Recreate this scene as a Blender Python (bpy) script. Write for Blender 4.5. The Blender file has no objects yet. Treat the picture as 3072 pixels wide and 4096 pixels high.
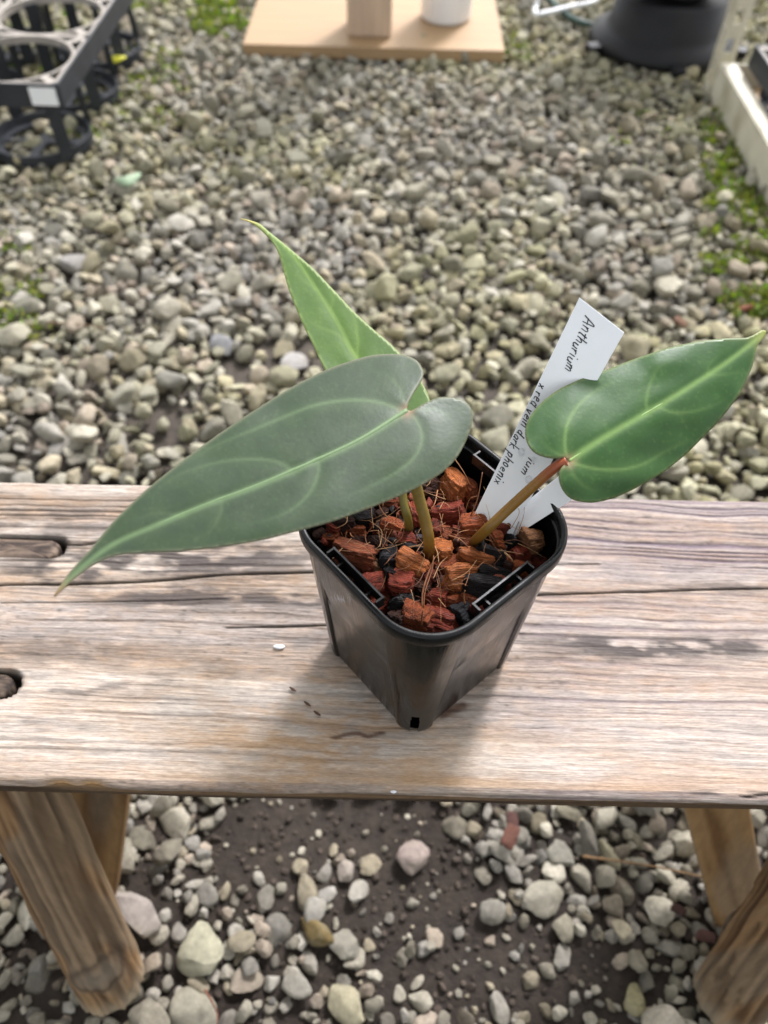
import bpy, bmesh, math, random
import numpy as np
from mathutils import Vector, Matrix, Euler
from mathutils.geometry import delaunay_2d_cdt
random.seed(7); rng = np.random.default_rng(11)
SC = bpy.context.scene; COL = SC.collection
R_ = math.radians

# ------------------------------------------------------------------ camera
F_PX = 3078.0; CX, CY = 1536.0, 2048.0          # focal length and centre in photo pixels (3072 x 4096)
H = 0.33                                        # bench top above the ground
CAM = np.array([0.0, 0.0, H + 0.35])
TH, RO = R_(51.71), R_(1.5)
_f = np.array([0, math.cos(TH), -math.sin(TH)]); _u = np.array([0, math.sin(TH), math.cos(TH)]); _r = np.array([1.0, 0, 0])
CR = math.cos(RO) * _r + math.sin(RO) * _u; CU = math.cos(RO) * _u - math.sin(RO) * _r; CF = _f
cd = bpy.data.cameras.new('camera'); cam = bpy.data.objects.new('camera', cd); COL.objects.link(cam)
cam.matrix_world = Matrix(((CR[0], CU[0], -CF[0], CAM[0]), (CR[1], CU[1], -CF[1], CAM[1]), (CR[2], CU[2], -CF[2], CAM[2]), (0, 0, 0, 1)))
cd.sensor_fit = 'VERTICAL'; cd.sensor_height = 36; cd.sensor_width = 27; cd.lens = 36 * F_PX / 4096
cd.clip_start = 0.01; cd.clip_end = 200
cd.dof.use_dof = True; cd.dof.focus_distance = 0.312; cd.dof.aperture_fstop = 9.0
SC.camera = cam

# ------------------------------------------------------------------ sky, sun, exposure
SUN_AZ, SUN_EL = math.atan2(0.447, 0.894), R_(48)
w = bpy.data.worlds.new('World'); SC.world = w; w.use_nodes = True
nt = w.node_tree; nt.nodes.clear()
sky = nt.nodes.new('ShaderNodeTexSky'); sky.sky_type = 'NISHITA'; sky.sun_disc = False
sky.sun_elevation = SUN_EL; sky.sun_rotation = SUN_AZ; sky.air_density = 1.0; sky.dust_density = 3.0; sky.ozone_density = 1.0
hsv = nt.nodes.new('ShaderNodeHueSaturation'); hsv.inputs['Saturation'].default_value = 0.16
bg = nt.nodes.new('ShaderNodeBackground'); bg.inputs['Strength'].default_value = 0.13
wo = nt.nodes.new('ShaderNodeOutputWorld')
nt.links.new(sky.outputs[0], hsv.inputs['Color']); nt.links.new(hsv.outputs[0], bg.inputs['Color']); nt.links.new(bg.outputs[0], wo.inputs[0])
sd = bpy.data.lights.new('sun', 'SUN'); sd.energy = 1.85; sd.angle = R_(10); sd.color = (0.97, 0.94, 1.0)
so = bpy.data.objects.new('sun', sd); COL.objects.link(so)
sdir = Vector((math.sin(SUN_AZ) * math.cos(SUN_EL), math.cos(SUN_AZ) * math.cos(SUN_EL), math.sin(SUN_EL)))
so.rotation_euler = sdir.to_track_quat('Z', 'Y').to_euler(); so.location = (1, 2, 3)
SC.view_settings.view_transform = 'Standard'; SC.view_settings.look = 'None'; SC.view_settings.gamma = 1.0
SC.view_settings.use_curve_mapping = False; SC.view_settings.exposure = 1.3
SC.render.engine = 'CYCLES'
try:
    SC.cycles.use_denoising = True; SC.cycles.max_bounces = 6
except Exception: pass

# ------------------------------------------------------------------ helpers
def ray(px, py): return CR * (px - CX) / F_PX - CU * (py - CY) / F_PX + CF
def atz(px, py, z):
    d = ray(px, py); return CAM + d * ((z - CAM[2]) / d[2])
def atd(px, py, depth): return CAM + ray(px, py) * depth
def proj(P):
    d = np.asarray(P, float) - CAM; z = d @ CF
    return np.stack([CX + F_PX * (d @ CR) / z, CY - F_PX * (d @ CU) / z], -1)
def lin(r, g=None, b=None):
    if g is None: r, g, b = r
    return tuple(((c / 255) / 12.92 if c <= 10 else ((c / 255 + .055) / 1.055) ** 2.4) for c in (r, g, b))
_T = np.random.default_rng(5).random((256, 256))
def vn(x, y, s=0):
    x = np.asarray(x, float) + s * 17.31; y = np.asarray(y, float) + s * 9.77
    xi = np.floor(x).astype(int); yi = np.floor(y).astype(int); fx = x - xi; fy = y - yi
    fx = fx * fx * (3 - 2 * fx); fy = fy * fy * (3 - 2 * fy)
    a = _T[xi & 255, yi & 255]; b = _T[(xi + 1) & 255, yi & 255]; c = _T[xi & 255, (yi + 1) & 255]; d = _T[(xi + 1) & 255, (yi + 1) & 255]
    return (a * (1 - fx) + b * fx) * (1 - fy) + (c * (1 - fx) + d * fx) * fy
def fbm(x, y, s=0, o=4, g=.5):
    t = 0; a = 1; n = 0
    for k in range(o):
        t = t + a * vn(np.asarray(x) * 2 ** k, np.asarray(y) * 2 ** k, s + k * 3); n += a; a *= g
    return t / n
def sst(a, b, x):
    t = np.clip((x - a) / (b - a), 0, 1); return t * t * (3 - 2 * t)
WL = {}
def link(o, parent=None, wloc=(0, 0, 0)):
    COL.objects.link(o); WL[o.name] = np.array(wloc, float)
    if parent is not None:
        o.parent = parent; o.location = Vector(WL[o.name] - WL[parent.name])
    else: o.location = Vector(wloc)
    return o
def tag(o, label=None, cat=None, group=None, kind=None):
    if label: o['label'] = label
    if cat: o['category'] = cat
    if group: o['group'] = group
    if kind: o['kind'] = kind
    return o
def empty(name, loc):
    o = bpy.data.objects.new(name, None); o.empty_display_size = .02; return link(o, None, loc)
def mesh(name, V, Fc, mats=None, smooth=True, cols=None, uv=None):
    me = bpy.data.meshes.new(name)
    me.from_pydata(np.asarray(V, float).tolist(), [], Fc.tolist() if isinstance(Fc, np.ndarray) else Fc)
    if smooth: me.polygons.foreach_set('use_smooth', [True] * len(me.polygons))
    if cols is not None:
        at = me.color_attributes.new('Col', 'FLOAT_COLOR', 'POINT')
        c = np.ones((len(V), 4)); c[:, :3] = cols; at.data.foreach_set('color', c.ravel())
    if mats:
        for m in (mats if isinstance(mats, (list, tuple)) else [mats]): me.materials.append(m)
    me.update(); return me
def mk(name, V, Fc, mat, parent=None, smooth=True, cols=None, origin='base'):
    V = np.asarray(V, float)
    if isinstance(origin, str): o0 = np.array([(V[:, 0].min() + V[:, 0].max()) / 2, (V[:, 1].min() + V[:, 1].max()) / 2, V[:, 2].min()])
    else: o0 = np.array(origin, float)
    return link(bpy.data.objects.new(name, mesh(name, V - o0, Fc, mat, smooth, cols)), parent, o0)
class MB:                                        # collects shapes of ONE piece
    def __init__(s): s.V = []; s.F = []; s.n = 0
    def add(s, V, Fc):
        V = np.asarray(V, float); s.V.append(V); s.F += [tuple(int(i) + s.n for i in f) for f in Fc]; s.n += len(V); return s
    def box(s, c, size, rot=None, bevel=0.0):
        bm = bmesh.new(); bmesh.ops.create_cube(bm, size=1)
        for v in bm.verts: v.co = Vector((v.co.x * size[0], v.co.y * size[1], v.co.z * size[2]))
        if bevel: bmesh.ops.bevel(bm, geom=bm.edges[:], offset=bevel, segments=2, affect='EDGES', profile=.6)
        M = Matrix.Identity(3) if rot is None else (rot if isinstance(rot, Matrix) else Euler(rot).to_matrix())
        bm.verts.index_update(); V = [M @ v.co + Vector(c) for v in bm.verts]; Fc = [[v.index for v in f.verts] for f in bm.faces]; bm.free()
        return s.add(V, Fc)
    def tube(s, P, rad, n=10, cap=True):
        V, Fc = tube(P, rad, n, cap); return s.add(V, Fc)
    def mk(s, name, mat, parent=None, smooth=True, **k): return mk(name, np.concatenate(s.V), s.F, mat, parent, smooth, **k)
def frames(P):
    P = np.asarray(P, float); T = np.gradient(P, axis=0); T /= np.linalg.norm(T, axis=1)[:, None] + 1e-12
    a = np.array([0, 0, 1.0]) if abs(T[0][2]) < .9 else np.array([1.0, 0, 0])
    N = np.cross(T[0], a); N /= np.linalg.norm(N); out = []
    for t in T:
        N = N - t * (N @ t); N /= np.linalg.norm(N) + 1e-12; out.append((N.copy(), np.cross(t, N)))
    return T, out
def tube(P, rad, n=10, cap=True):
    P = np.asarray(P, float); T, fr = frames(P); rad = np.broadcast_to(rad, len(P)); a = np.linspace(0, 2 * np.pi, n, endpoint=False)
    V = np.concatenate([P[i] + rad[i] * (np.cos(a)[:, None] * fr[i][0] + np.sin(a)[:, None] * fr[i][1]) for i in range(len(P))])
    Fc = [(i * n + j, i * n + (j + 1) % n, (i + 1) * n + (j + 1) % n, (i + 1) * n + j) for i in range(len(P) - 1) for j in range(n)]
    if cap: Fc += [tuple(range(n))[::-1], tuple(range((len(P) - 1) * n, len(P) * n))]
    return V, Fc
def spline(P, n):                                # Catmull-Rom through points
    P = np.asarray(P, float); Q = np.vstack([2 * P[0] - P[1], P, 2 * P[-1] - P[-2]]); m = len(P) - 1
    t = np.linspace(0, m - 1e-9, n); i = t.astype(int); u = (t - i)[:, None]
    p0, p1, p2, p3 = Q[i], Q[i + 1], Q[i + 2], Q[i + 3]
    return .5 * (2 * p1 + (p2 - p0) * u + (2 * p0 - 5 * p1 + 4 * p2 - p3) * u ** 2 + (3 * p1 - p0 - 3 * p2 + p3) * u ** 3)

# ------------------------------------------------------------------ materials
def mat(name, color=(.5, .5, .5), rough=.6, src=None, var=.25, scale=(60, 60, 60), bump=.2, bscale=None, spec=.5, transl=0., coat=0., bdist=.002, var2=None, detail=5., met=0.):
    """src: None (plain), 'attr' (vertex colour Col) or 'object' (object colour); fine noise on top."""
    m = bpy.data.materials.new(name); m.use_nodes = True; n = m.node_tree.nodes; l = m.node_tree.links
    b = n['Principled BSDF']; b.inputs['Roughness'].default_value = rough; b.inputs['Specular IOR Level'].default_value = spec; b.inputs['Metallic'].default_value = met
    if coat: b.inputs['Coat Weight'].default_value = coat; b.inputs['Coat Roughness'].default_value = .15
    tc = n.new('ShaderNodeTexCoord'); mp = n.new('ShaderNodeMapping'); mp.inputs['Scale'].default_value = scale
    l.new(tc.outputs['Object'], mp.inputs['Vector'])
    nz = n.new('ShaderNodeTexNoise'); nz.inputs['Scale'].default_value = 1; nz.inputs['Detail'].default_value = detail; nz.inputs['Roughness'].default_value = .65
    l.new(mp.outputs[0], nz.inputs['Vector'])
    if src == 'attr':
        c = n.new('ShaderNodeAttribute'); c.attribute_name = 'Col'; co = c.outputs['Color']
    elif src == 'object':
        c = n.new('ShaderNodeObjectInfo'); co = c.outputs['Color']
    else:
        c = n.new('ShaderNodeRGB'); c.outputs[0].default_value = (*color, 1); co = c.outputs[0]
    mr = n.new('ShaderNodeMapRange'); mr.inputs['From Min'].default_value = .25; mr.inputs['From Max'].default_value = .75
    mr.inputs['To Min'].default_value = 1 - var; mr.inputs['To Max'].default_value = 1 + var; l.new(nz.outputs['Fac'], mr.inputs['Value'])
    mx = n.new('ShaderNodeVectorMath'); mx.operation = 'SCALE'; l.new(co, mx.inputs[0]); l.new(mr.outputs[0], mx.inputs['Scale'])
    colout = mx.outputs[0]
    if var2:                                       # second, larger noise blending towards another colour
        nz2 = n.new('ShaderNodeTexNoise'); nz2.inputs['Scale'].default_value = var2[0]; nz2.inputs['Detail'].default_value = 4; l.new(tc.outputs['Object'], nz2.inputs['Vector'])
        m2 = n.new('ShaderNodeMapRange'); m2.inputs['From Min'].default_value = .48; m2.inputs['From Max'].default_value = .68; m2.inputs['To Max'].default_value = var2[2]; l.new(nz2.outputs['Fac'], m2.inputs['Value'])
        mc = n.new('ShaderNodeMix'); mc.data_type = 'RGBA'; l.new(m2.outputs[0], mc.inputs[0]); l.new(colout, mc.inputs[6]); mc.inputs[7].default_value = (*var2[1], 1); colout = mc.outputs[2]
    l.new(colout, b.inputs['Base Color'])
    if bump:
        bp = n.new('ShaderNodeBump'); bp.inputs['Strength'].default_value = bump; bp.inputs['Distance'].default_value = bdist
        if bscale:
            mp2 = n.new('ShaderNodeMapping'); mp2.inputs['Scale'].default_value = bscale; l.new(tc.outputs['Object'], mp2.inputs['Vector'])
            nb = n.new('ShaderNodeTexNoise'); nb.inputs['Scale'].default_value = 1; nb.inputs['Detail'].default_value = 6; l.new(mp2.outputs[0], nb.inputs['Vector']); h = nb.outputs['Fac']
        else: h = nz.outputs['Fac']
        l.new(h, bp.inputs['Height']); l.new(bp.outputs[0], b.inputs['Normal'])
    if transl:
        o = [x for x in n if x.type == 'OUTPUT_MATERIAL'][0]; tr = n.new('ShaderNodeBsdfTranslucent')
        sc = n.new('ShaderNodeVectorMath'); sc.operation = 'MULTIPLY'; sc.inputs[1].default_value = (1.5, 1.9, .5); l.new(colout, sc.inputs[0]); l.new(sc.outputs[0], tr.inputs['Color'])
        ms = n.new('ShaderNodeMixShader'); ms.inputs[0].default_value = transl; l.new(b.outputs[0], ms.inputs[1]); l.new(tr.outputs[0], ms.inputs[2]); l.new(ms.outputs[0], o.inputs['Surface'])
    return m
M = {}
M['soil'] = mat('soil', rough=.8, src='attr', var=.5, scale=(90, 90, 90), bump=.8, bdist=.004, spec=.3)
M['stone'] = mat('stone', rough=.85, src='attr', var=.38, scale=(230, 230, 230), bump=.7, bdist=.0015, spec=.2, detail=8.)
M['stone_obj'] = mat('stone_single', rough=.85, src='object', var=.38, scale=(2.6, 2.6, 2.6), bump=.7, bdist=.0015, spec=.2, var2=(1.1, (.17, .155, .11), .5), detail=8.)
M['wood'] = mat('weathered_wood', rough=.75, src='attr', var=.34, scale=(260, 1700, 500), bump=.7, bscale=(60, 1500, 500), bdist=.0006, spec=.2, detail=8.)
M['log'] = mat('log_wood', rough=.8, src='attr', var=.2, scale=(220, 220, 18), bump=.5, bscale=(350, 350, 25), bdist=.001, spec=.2)
M['pot'] = mat('black_plastic', (.004, .004, .004), .13, var=.3, scale=(60, 60, 12), bump=.22, bscale=(85, 85, 7), bdist=.004, spec=.32)
M['rim'] = mat('black_rim_plastic', (.006, .0065, .0065), .26, var=.3, scale=(300, 300, 300), bump=.12, bdist=.0006, spec=.3)
M['chip'] = mat('coconut_husk', rough=.55, src='object', var=.75, scale=(1.6, 13, 13), bump=1., bscale=(1.3, 12, 12), bdist=.0016, spec=.3, detail=6.)
M['mix'] = mat('potting_mix', rough=.7, src='attr', var=.5, scale=(600, 600, 600), bump=.8, bdist=.001, spec=.3)
M['fibre'] = mat('coir_fibre', rough=.6, src='attr', var=.2, scale=(500, 500, 500), bump=0)
M['leaf'] = mat('leaf_blade', rough=.42, src='attr', var=.06, scale=(420, 420, 420), bump=.12, bscale=(700, 700, 700), bdist=.0005, spec=.38, transl=.12)
M['vein'] = mat('leaf_vein', rough=.45, src='attr', var=.08, scale=(600, 600, 600), bump=0, transl=.1)
M['stem'] = mat('petiole_skin', rough=.42, src='attr', var=.14, scale=(700, 700, 700), bump=.1, bdist=.0004, spec=.45)
M['tag'] = mat('white_plastic', (.90, .93, .94), .42, var=.03, scale=(60, 60, 60), bump=.03, spec=.4)
M['ink'] = mat('black_ink', (.015, .015, .018), .5, bump=0)
M['black'] = mat('black_tray_plastic', (.022, .025, .03), .55, var=.35, scale=(25, 25, 25), bump=.1, spec=.4, var2=(9, (.34, .31, .27), .0))
M['dusty'] = mat('dusty_tray_top', (.33, .30, .26), .8, var=.25, scale=(40, 40, 40), bump=.1)
M['board'] = mat('plywood_board', lin(160, 132, 96), .6, var=.14, scale=(4, 90, 60), bump=.1)
M['post'] = mat('timber_post', lin(190, 166, 142), .7, var=.2, scale=(60, 60, 5), bump=.15)
M['white'] = mat('white_container_plastic', (.8, .82, .82), .35, var=.03, bump=0)
M['cream'] = mat('cream_painted_steel', lin(205, 200, 180), .5, var=.12, scale=(20, 20, 20), bump=.08, var2=(14, lin(140, 130, 95), .5))
M['hose'] = mat('green_hose', (.02, .06, .045), .5, bump=0)
M['moss'] = mat('moss', rough=.7, src='attr', var=.3, scale=(200, 200, 200), bump=0, transl=.25)
M['bark'] = mat('bark_fragment', rough=.75, src='object', var=.5, scale=(1.5, 9, 9), bump=.8, bdist=.002)
M['flower'] = mat('yellow_petal', lin(226, 220, 70), .5, bump=0, transl=.2)
M['fanblack'] = mat('fan_black_plastic', (.008, .008, .009), .5, var=.3, scale=(30, 30, 30), bump=.08, spec=.3)
M['steel'] = mat('grille_wire', (.12, .12, .14), .35, bump=0, met=.6)
def rough_var(m, sc, lo, hi):                       # smudges: uneven gloss
    n = m.node_tree.nodes; l = m.node_tree.links; tc = n.new('ShaderNodeTexCoord'); nz = n.new('ShaderNodeTexNoise'); nz.inputs['Scale'].default_value = sc; nz.inputs['Detail'].default_value = 6
    mr = n.new('ShaderNodeMapRange'); mr.inputs['From Min'].default_value = .35; mr.inputs['From Max'].default_value = .65; mr.inputs['To Min'].default_value = lo; mr.inputs['To Max'].default_value = hi
    l.new(tc.outputs['Object'], nz.inputs['Vector']); l.new(nz.outputs['Fac'], mr.inputs['Value']); l.new(mr.outputs[0], n['Principled BSDF'].inputs['Roughness'])
rough_var(M['pot'], 55, .07, .26); rough_var(M['rim'], 120, .18, .5); rough_var(M['leaf'], 45, .34, .52); rough_var(M['chip'], 1.5, .35, .8)
def water_mat():
    m = bpy.data.materials.new('water'); m.use_nodes = True; b = m.node_tree.nodes['Principled BSDF']
    b.inputs['Base Color'].default_value = (1, 1, 1, 1); b.inputs['Roughness'].default_value = .03; b.inputs['IOR'].default_value = 1.33; b.inputs['Transmission Weight'].default_value = 1
    n = m.node_tree.nodes.new('ShaderNodeTexNoise'); bp = m.node_tree.nodes.new('ShaderNodeBump'); bp.inputs['Strength'].default_value = .02
    m.node_tree.links.new(n.outputs['Fac'], bp.inputs['Height']); m.node_tree.links.new(bp.outputs[0], b.inputs['Normal']); return m
M['water'] = water_mat()

# ------------------------------------------------------------------ ground
def soil_z(x, y): return -.016 + .010 * (fbm(np.asarray(x) * 9, np.asarray(y) * 9, 2) - .5) + .006 * (fbm(np.asarray(x) * 45, np.asarray(y) * 45, 4) - .5)
def bare(x, y):
    """1 where the soil shows (seen through pixel ellipses laid on the ground)"""
    P = proj(np.stack([x, y, np.zeros_like(x)], -1)); b = np.zeros(len(x))
    nz = (fbm(np.asarray(x) * 16, np.asarray(y) * 16, 8) - .5) * 1.3
    for cx, cy, rx, ry, s in ((1180, 3320, 440, 200, 1.), (1560, 3330, 240, 160, 1.), (1600, 3620, 340, 200, .9), (1950, 3880, 430, 170, .92), (1220, 3570, 300, 180, .78), (1560, 3900, 140, 120, .6), (850, 3560, 160, 90, .3),
                              (1080, 1430, 210, 110, .8), (620, 1690, 180, 90, .7), (2030, 1500, 170, 150, .8), (2080, 1390, 140, 90, .6), (1450, 1010, 120, 60, .4), (2520, 1330, 160, 90, .4), (700, 1250, 130, 60, .35)):
        d = np.hypot((P[:, 0] - cx) / rx, (P[:, 1] - cy) / ry) + nz
        b = np.maximum(b, s * (1 - sst(.75, 1.15, d)))
    return b
def axis(a, b, n, out): # fine inside, stretching outwards
    c = np.linspace(a, b, n); e = [.05, .12, .3, .8, 2, 6, 20, 60]
    return np.concatenate([a - np.array(e[::-1]), c, b + np.array(e)])
gx = axis(-1.5, 1.5, 190, 0); gy = axis(-.35, 2.9, 210, 0)
GX, GY = np.meshgrid(gx, gy, indexing='ij'); gz = soil_z(GX, GY)
GV = np.stack([GX, GY, gz], -1).reshape(-1, 3); ny = len(gy)
idx = np.arange(len(gx) * ny).reshape(len(gx), ny)
GF = np.stack([idx[:-1, :-1], idx[1:, :-1], idx[1:, 1:], idx[:-1, 1:]], -1).reshape(-1, 4)
t = fbm(GV[:, 0] * 12, GV[:, 1] * 12, 21)[:, None]
gc = np.array([.018, .0125, .0085]) * (1 - t) + np.array([.042, .032, .024]) * t
gc = gc + sst(.3, .8, GV[:, 1])[:, None] * np.array([.045, .041, .033]) * (.4 + t)
ground = mk('ground', GV, GF, M['soil'], cols=gc, origin=(0, 0, 0)); tag(ground, kind='structure')
ground['label'] = 'dark damp soil under the gravel'

# stones
def ico(sub):
    bm = bmesh.new(); bmesh.ops.create_icosphere(bm, subdivisions=sub, radius=1); bm.verts.ensure_lookup_table()
    V = np.array([v.co[:] for v in bm.verts]); Fc = np.array([[v.index for v in f.verts] for f in bm.faces]); bm.free(); return V, Fc
def stone_shape(sub, seed, cuts=9, lo=.42, hi=.74):
    r = np.random.default_rng(seed); V, Fc = ico(sub); V = V.copy()
    for _ in range(cuts):
        n = r.normal(size=3); n /= np.linalg.norm(n); d = r.uniform(lo, hi); k = V @ n - d
        V -= np.where(k > 0, k, 0)[:, None] * n * r.uniform(.8, 1)
    V *= np.array([1, r.uniform(.68, .95), r.uniform(.5, .75)])
    nzz = fbm(V[:, 0] * 1.7 + 5 + seed, V[:, 1] * 1.7 + V[:, 2] * 2.1, seed % 7, 3) - .5
    V *= (1 + .22 * nzz)[:, None]
    V /= np.abs(V[:, :2]).max(); return V, Fc
LO = [stone_shape(2, 100 + i, 10, .40, .66) for i in range(24)]
HI = [stone_shape(3, 300 + i, 9, *((.56, .88) if i % 2 else (.48, .76))) for i in range(18)]
for V_, F_ in HI: V_ *= (1 + .10 * (fbm(V_[:, 0] * 4 + 3, V_[:, 1] * 4 + V_[:, 2] * 5, 2, 3) - .5) * 2)[:, None]
L1_ = [stone_shape(1, 500 + i, 3, .6, .85) for i in range(12)]
HIM = [mesh('stone', V, Fc, M['stone_obj']) for V, Fc in HI]
for q in HIM: q.set_sharp_from_angle(angle=R_(36))
PAL = np.array([lin(188, 180, 160), lin(176, 169, 150), lin(203, 195, 174), lin(168, 163, 152), lin(160, 154, 134), lin(184, 170, 140), lin(180, 162, 142), lin(150, 147, 140), lin(198, 192, 178)]) * .66; PAL = (PAL * .7 + PAL.mean(0) * .3) * np.array([.98, 1.0, 1.02])
def stone_col(n, P):
    c = PAL[rng.integers(0, len(PAL), n)] * rng.uniform(.55, 1.30, n)[:, None]
    x, y = P[:, 0], P[:, 1]
    g = np.clip(.85 * sst(.42, .66, fbm(x * 3 + 3, y * 3, 31)) + .8 * sst(.25, .75, x) * sst(.6, 1., y) + .35 * sst(1.3, 2., y) - .45 * sst(.1, -.4, x) * sst(1.5, .6, y), 0, 1) * rng.uniform(.1, 1, n)
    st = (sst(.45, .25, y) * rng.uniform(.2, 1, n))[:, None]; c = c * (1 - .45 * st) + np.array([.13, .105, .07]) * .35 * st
    return c * (1 - .55 * g[:, None]) + np.array([.36, .35, .16]) * (.55 * g)[:, None]
def scatter(n, x0, x1, y0, y1, rad, gap, keep):
    """dart throwing with radius per stone"""
    cell = .05; grid = {}; out = []
    X = rng.uniform(x0, x1, n); Y = rng.uniform(y0, y1, n); Rr = rad(X, Y); K = keep(X, Y); U = rng.random(n)
    for x, y, r, k, u in zip(X.tolist(), Y.tolist(), Rr.tolist(), K.tolist(), U.tolist()):
        if u > k: continue
        i, j = int(x // cell), int(y // cell); ok = True
        for a in (i - 1, i, i + 1):
            for b in (j - 1, j, j + 1):
                for q in grid.get((a, b), ()):
                    if (q[0] - x) ** 2 + (q[1] - y) ** 2 < (gap * (q[2] + r)) ** 2: ok = False; break
                if not ok: break
            if not ok: break
        if ok: grid.setdefault((i, j), []).append((x, y, r)); out.append((x, y, r))
    return np.array(out)
def rad(x, y):
    base = .0068 + .0044 * sst(.12, .55, y)
    return np.clip(base * np.exp(rng.normal(0, .36, len(x))), .0032, .0195)
def halfw(y): return .56 + .27 * np.clip(y, 0, 3)
def keepA(x, y): return (np.abs(x) < halfw(y)) * (1 - bare(x, y))
def keepB(x, y): return (np.abs(x) < halfw(y)) * (1 - bare(x, y)) ** 2 * .8
def keepC(x, y): return (np.abs(x) < halfw(y)) * (.6 + .4 * bare(x, y)) * (y < .6)
# hand-set large stones: px, py, width px, height ratio, turn, colour, label
BIG = [(540, 3640, 250, .85, 20, (178, 168, 158), 'large jagged pinkish grey stone beside the round front log leg'),
       (785, 3790, 200, 1.05, 70, (188, 184, 158), 'broad pale stone mottled with yellow green moss on bare soil'),
       (1640, 3412, 165, .75, 0, (176, 160, 150), 'large smooth oval pinkish stone alone on the bare soil'),
       (1262, 3725, 165, .62, 35, (134, 116, 76), 'angular olive brown stone lying on bare soil'),
       (1380, 3775, 130, 1.0, 60, (165, 160, 145), 'pale grey stone touching the olive brown stone'),
       (1388, 4010, 190, .8, 40, (188, 180, 150), 'large pale angular stone half sunk in the soil'),
       (760, 4040, 210, .8, 35, (182, 176, 156), 'large pale round stone at the edge of the bare soil'),
       (2185, 3580, 140, 1.05, 60, (176, 170, 152), 'knobbly pale grey stone among small gravel'),
       (2258, 3400, 110, .95, 70, (160, 156, 142), 'rounded grey stone in the gravel below the bench edge'),
       (2450, 3400, 130, .5, 65, (165, 158, 130), 'long narrow tan stone in the gravel below the bench edge'),
       (2555, 3985, 125, 1.0, 80, (178, 170, 130), 'smooth yellowish stone in small gravel'),
       (1975, 3625, 120, .95, 10, (155, 150, 138), 'dark grey blocky stone at the edge of bare soil'),
       (2265, 3690, 110, .95, 10, (165, 158, 138), 'faceted pale grey stone among small pebbles'),
       (1385, 3465, 80, 1., 10, (190, 178, 165), 'small round pinkish pebble alone on bare soil'),
       (1305, 3560, 95, .6, -30, (186, 182, 172), 'small oblong white stone alone on bare soil'),
       (295, 1045, 150, .9, 20, (176, 172, 165), 'broad pale stone sitting up among the back gravel'),
       (1170, 1430, 120, .95, 70, (196, 192, 186), 'pale rounded stone at the edge of dark soil behind the bench'),
       (880, 1360, 130, .75, 35, (158, 158, 158), 'flat bluish grey stone in the back gravel')]
bigP = []
for i, (px, py, wd, ar, tn, c, lb) in enumerate(BIG):
    P = atz(px, py, .004); d = (P - CAM) @ CF; r = wd / 2 * d / F_PX; bigP.append((P[0], P[1], r * (1 + ar) / 2))
    o = link(bpy.data.objects.new('stone', HIM[(i * 5) % 18]), None, (P[0], P[1], soil_z(P[0], P[1]) + r * .38 + .003))
    o.scale = (r, r * ar * 1.25, r * .8); o.rotation_euler = (rng.normal(0, .12), rng.normal(0, .12), -R_(tn)); o.color = (*[v * .58 for v in lin(c)], 1); tag(o, lb, 'stone')
bigP = np.array(bigP)
def clear(S, f=.8):
    d = np.hypot(S[:, 0][:, None] - bigP[:, 0], S[:, 1][:, None] - bigP[:, 1]); return S[(d > f * bigP[:, 2]).all(1)]
SA = clear(scatter(110000, -1.3, 1.3, -.20, 2.5, rad, .66, keepA), .9)
SB = clear(scatter(70000, -1.3, 1.3, -.20, 2.5, lambda x, y: rad(x, y) * 1.08, .84, keepB), 1.1)
SC_ = clear(scatter(22000, -.6, .6, -.2, .9, lambda x, y: np.clip(rad(x, y) * .36, .0010, .0050), 1.0, keepC), .9)
allS = []
for S, dz in ((SA, -.004), (SB, .0055), (SC_, -.003)):
    z = soil_z(S[:, 0], S[:, 1]) + S[:, 2] * .35 + .010 + dz * (S[:, 2] / .012) - .0075 * sst(.4, .2, S[:, 1])
    if S is SC_: z = soil_z(S[:, 0], S[:, 1]) + S[:, 2] * .3
    allS.append(np.column_stack([S[:, :2], z, S[:, 2]]))
allS = np.concatenate(allS)
pp = proj(allS[:, :3]); dep = (allS[:, :3] - CAM) @ CF
vis = (pp[:, 0] > 0) & (pp[:, 0] < 3072) & (pp[:, 1] > 0) & (pp[:, 1] < 4096) & ~((pp[:, 1] > 1950) & (pp[:, 1] < 3200)) & (dep > .1)
order = np.argsort(-np.where(vis, allS[:, 3] / dep, 0)); single = np.zeros(len(allS), bool); single[order[:290]] = True
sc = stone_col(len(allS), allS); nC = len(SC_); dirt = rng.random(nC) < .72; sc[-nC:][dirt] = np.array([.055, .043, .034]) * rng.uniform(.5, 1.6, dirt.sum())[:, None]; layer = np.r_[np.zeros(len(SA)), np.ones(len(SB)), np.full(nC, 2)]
def rots(n, tilt=.5):
    a = rng.normal(0, tilt, n); b = rng.normal(0, tilt, n); c = rng.uniform(0, 6.283, n)
    ca, sa, cb, sb, cc, s_ = np.cos(a), np.sin(a), np.cos(b), np.sin(b), np.cos(c), np.sin(c); o = np.ones(n); z = np.zeros(n)
    Rx = np.stack([o, z, z, z, ca, -sa, z, sa, ca], -1).reshape(-1, 3, 3); Ry = np.stack([cb, z, sb, z, o, z, -sb, z, cb], -1).reshape(-1, 3, 3); Rz = np.stack([cc, -s_, z, s_, cc, z, z, z, o], -1).reshape(-1, 3, 3)
    return Rz @ Ry @ Rx
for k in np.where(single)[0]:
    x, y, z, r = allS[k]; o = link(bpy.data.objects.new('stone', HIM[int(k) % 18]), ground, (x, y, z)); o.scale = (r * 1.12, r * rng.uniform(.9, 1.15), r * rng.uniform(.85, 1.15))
    o.rotation_euler = (rng.normal(0, .4), rng.normal(0, .4), rng.uniform(0, 6.28)); o.color = (*sc[k], 1)
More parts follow.
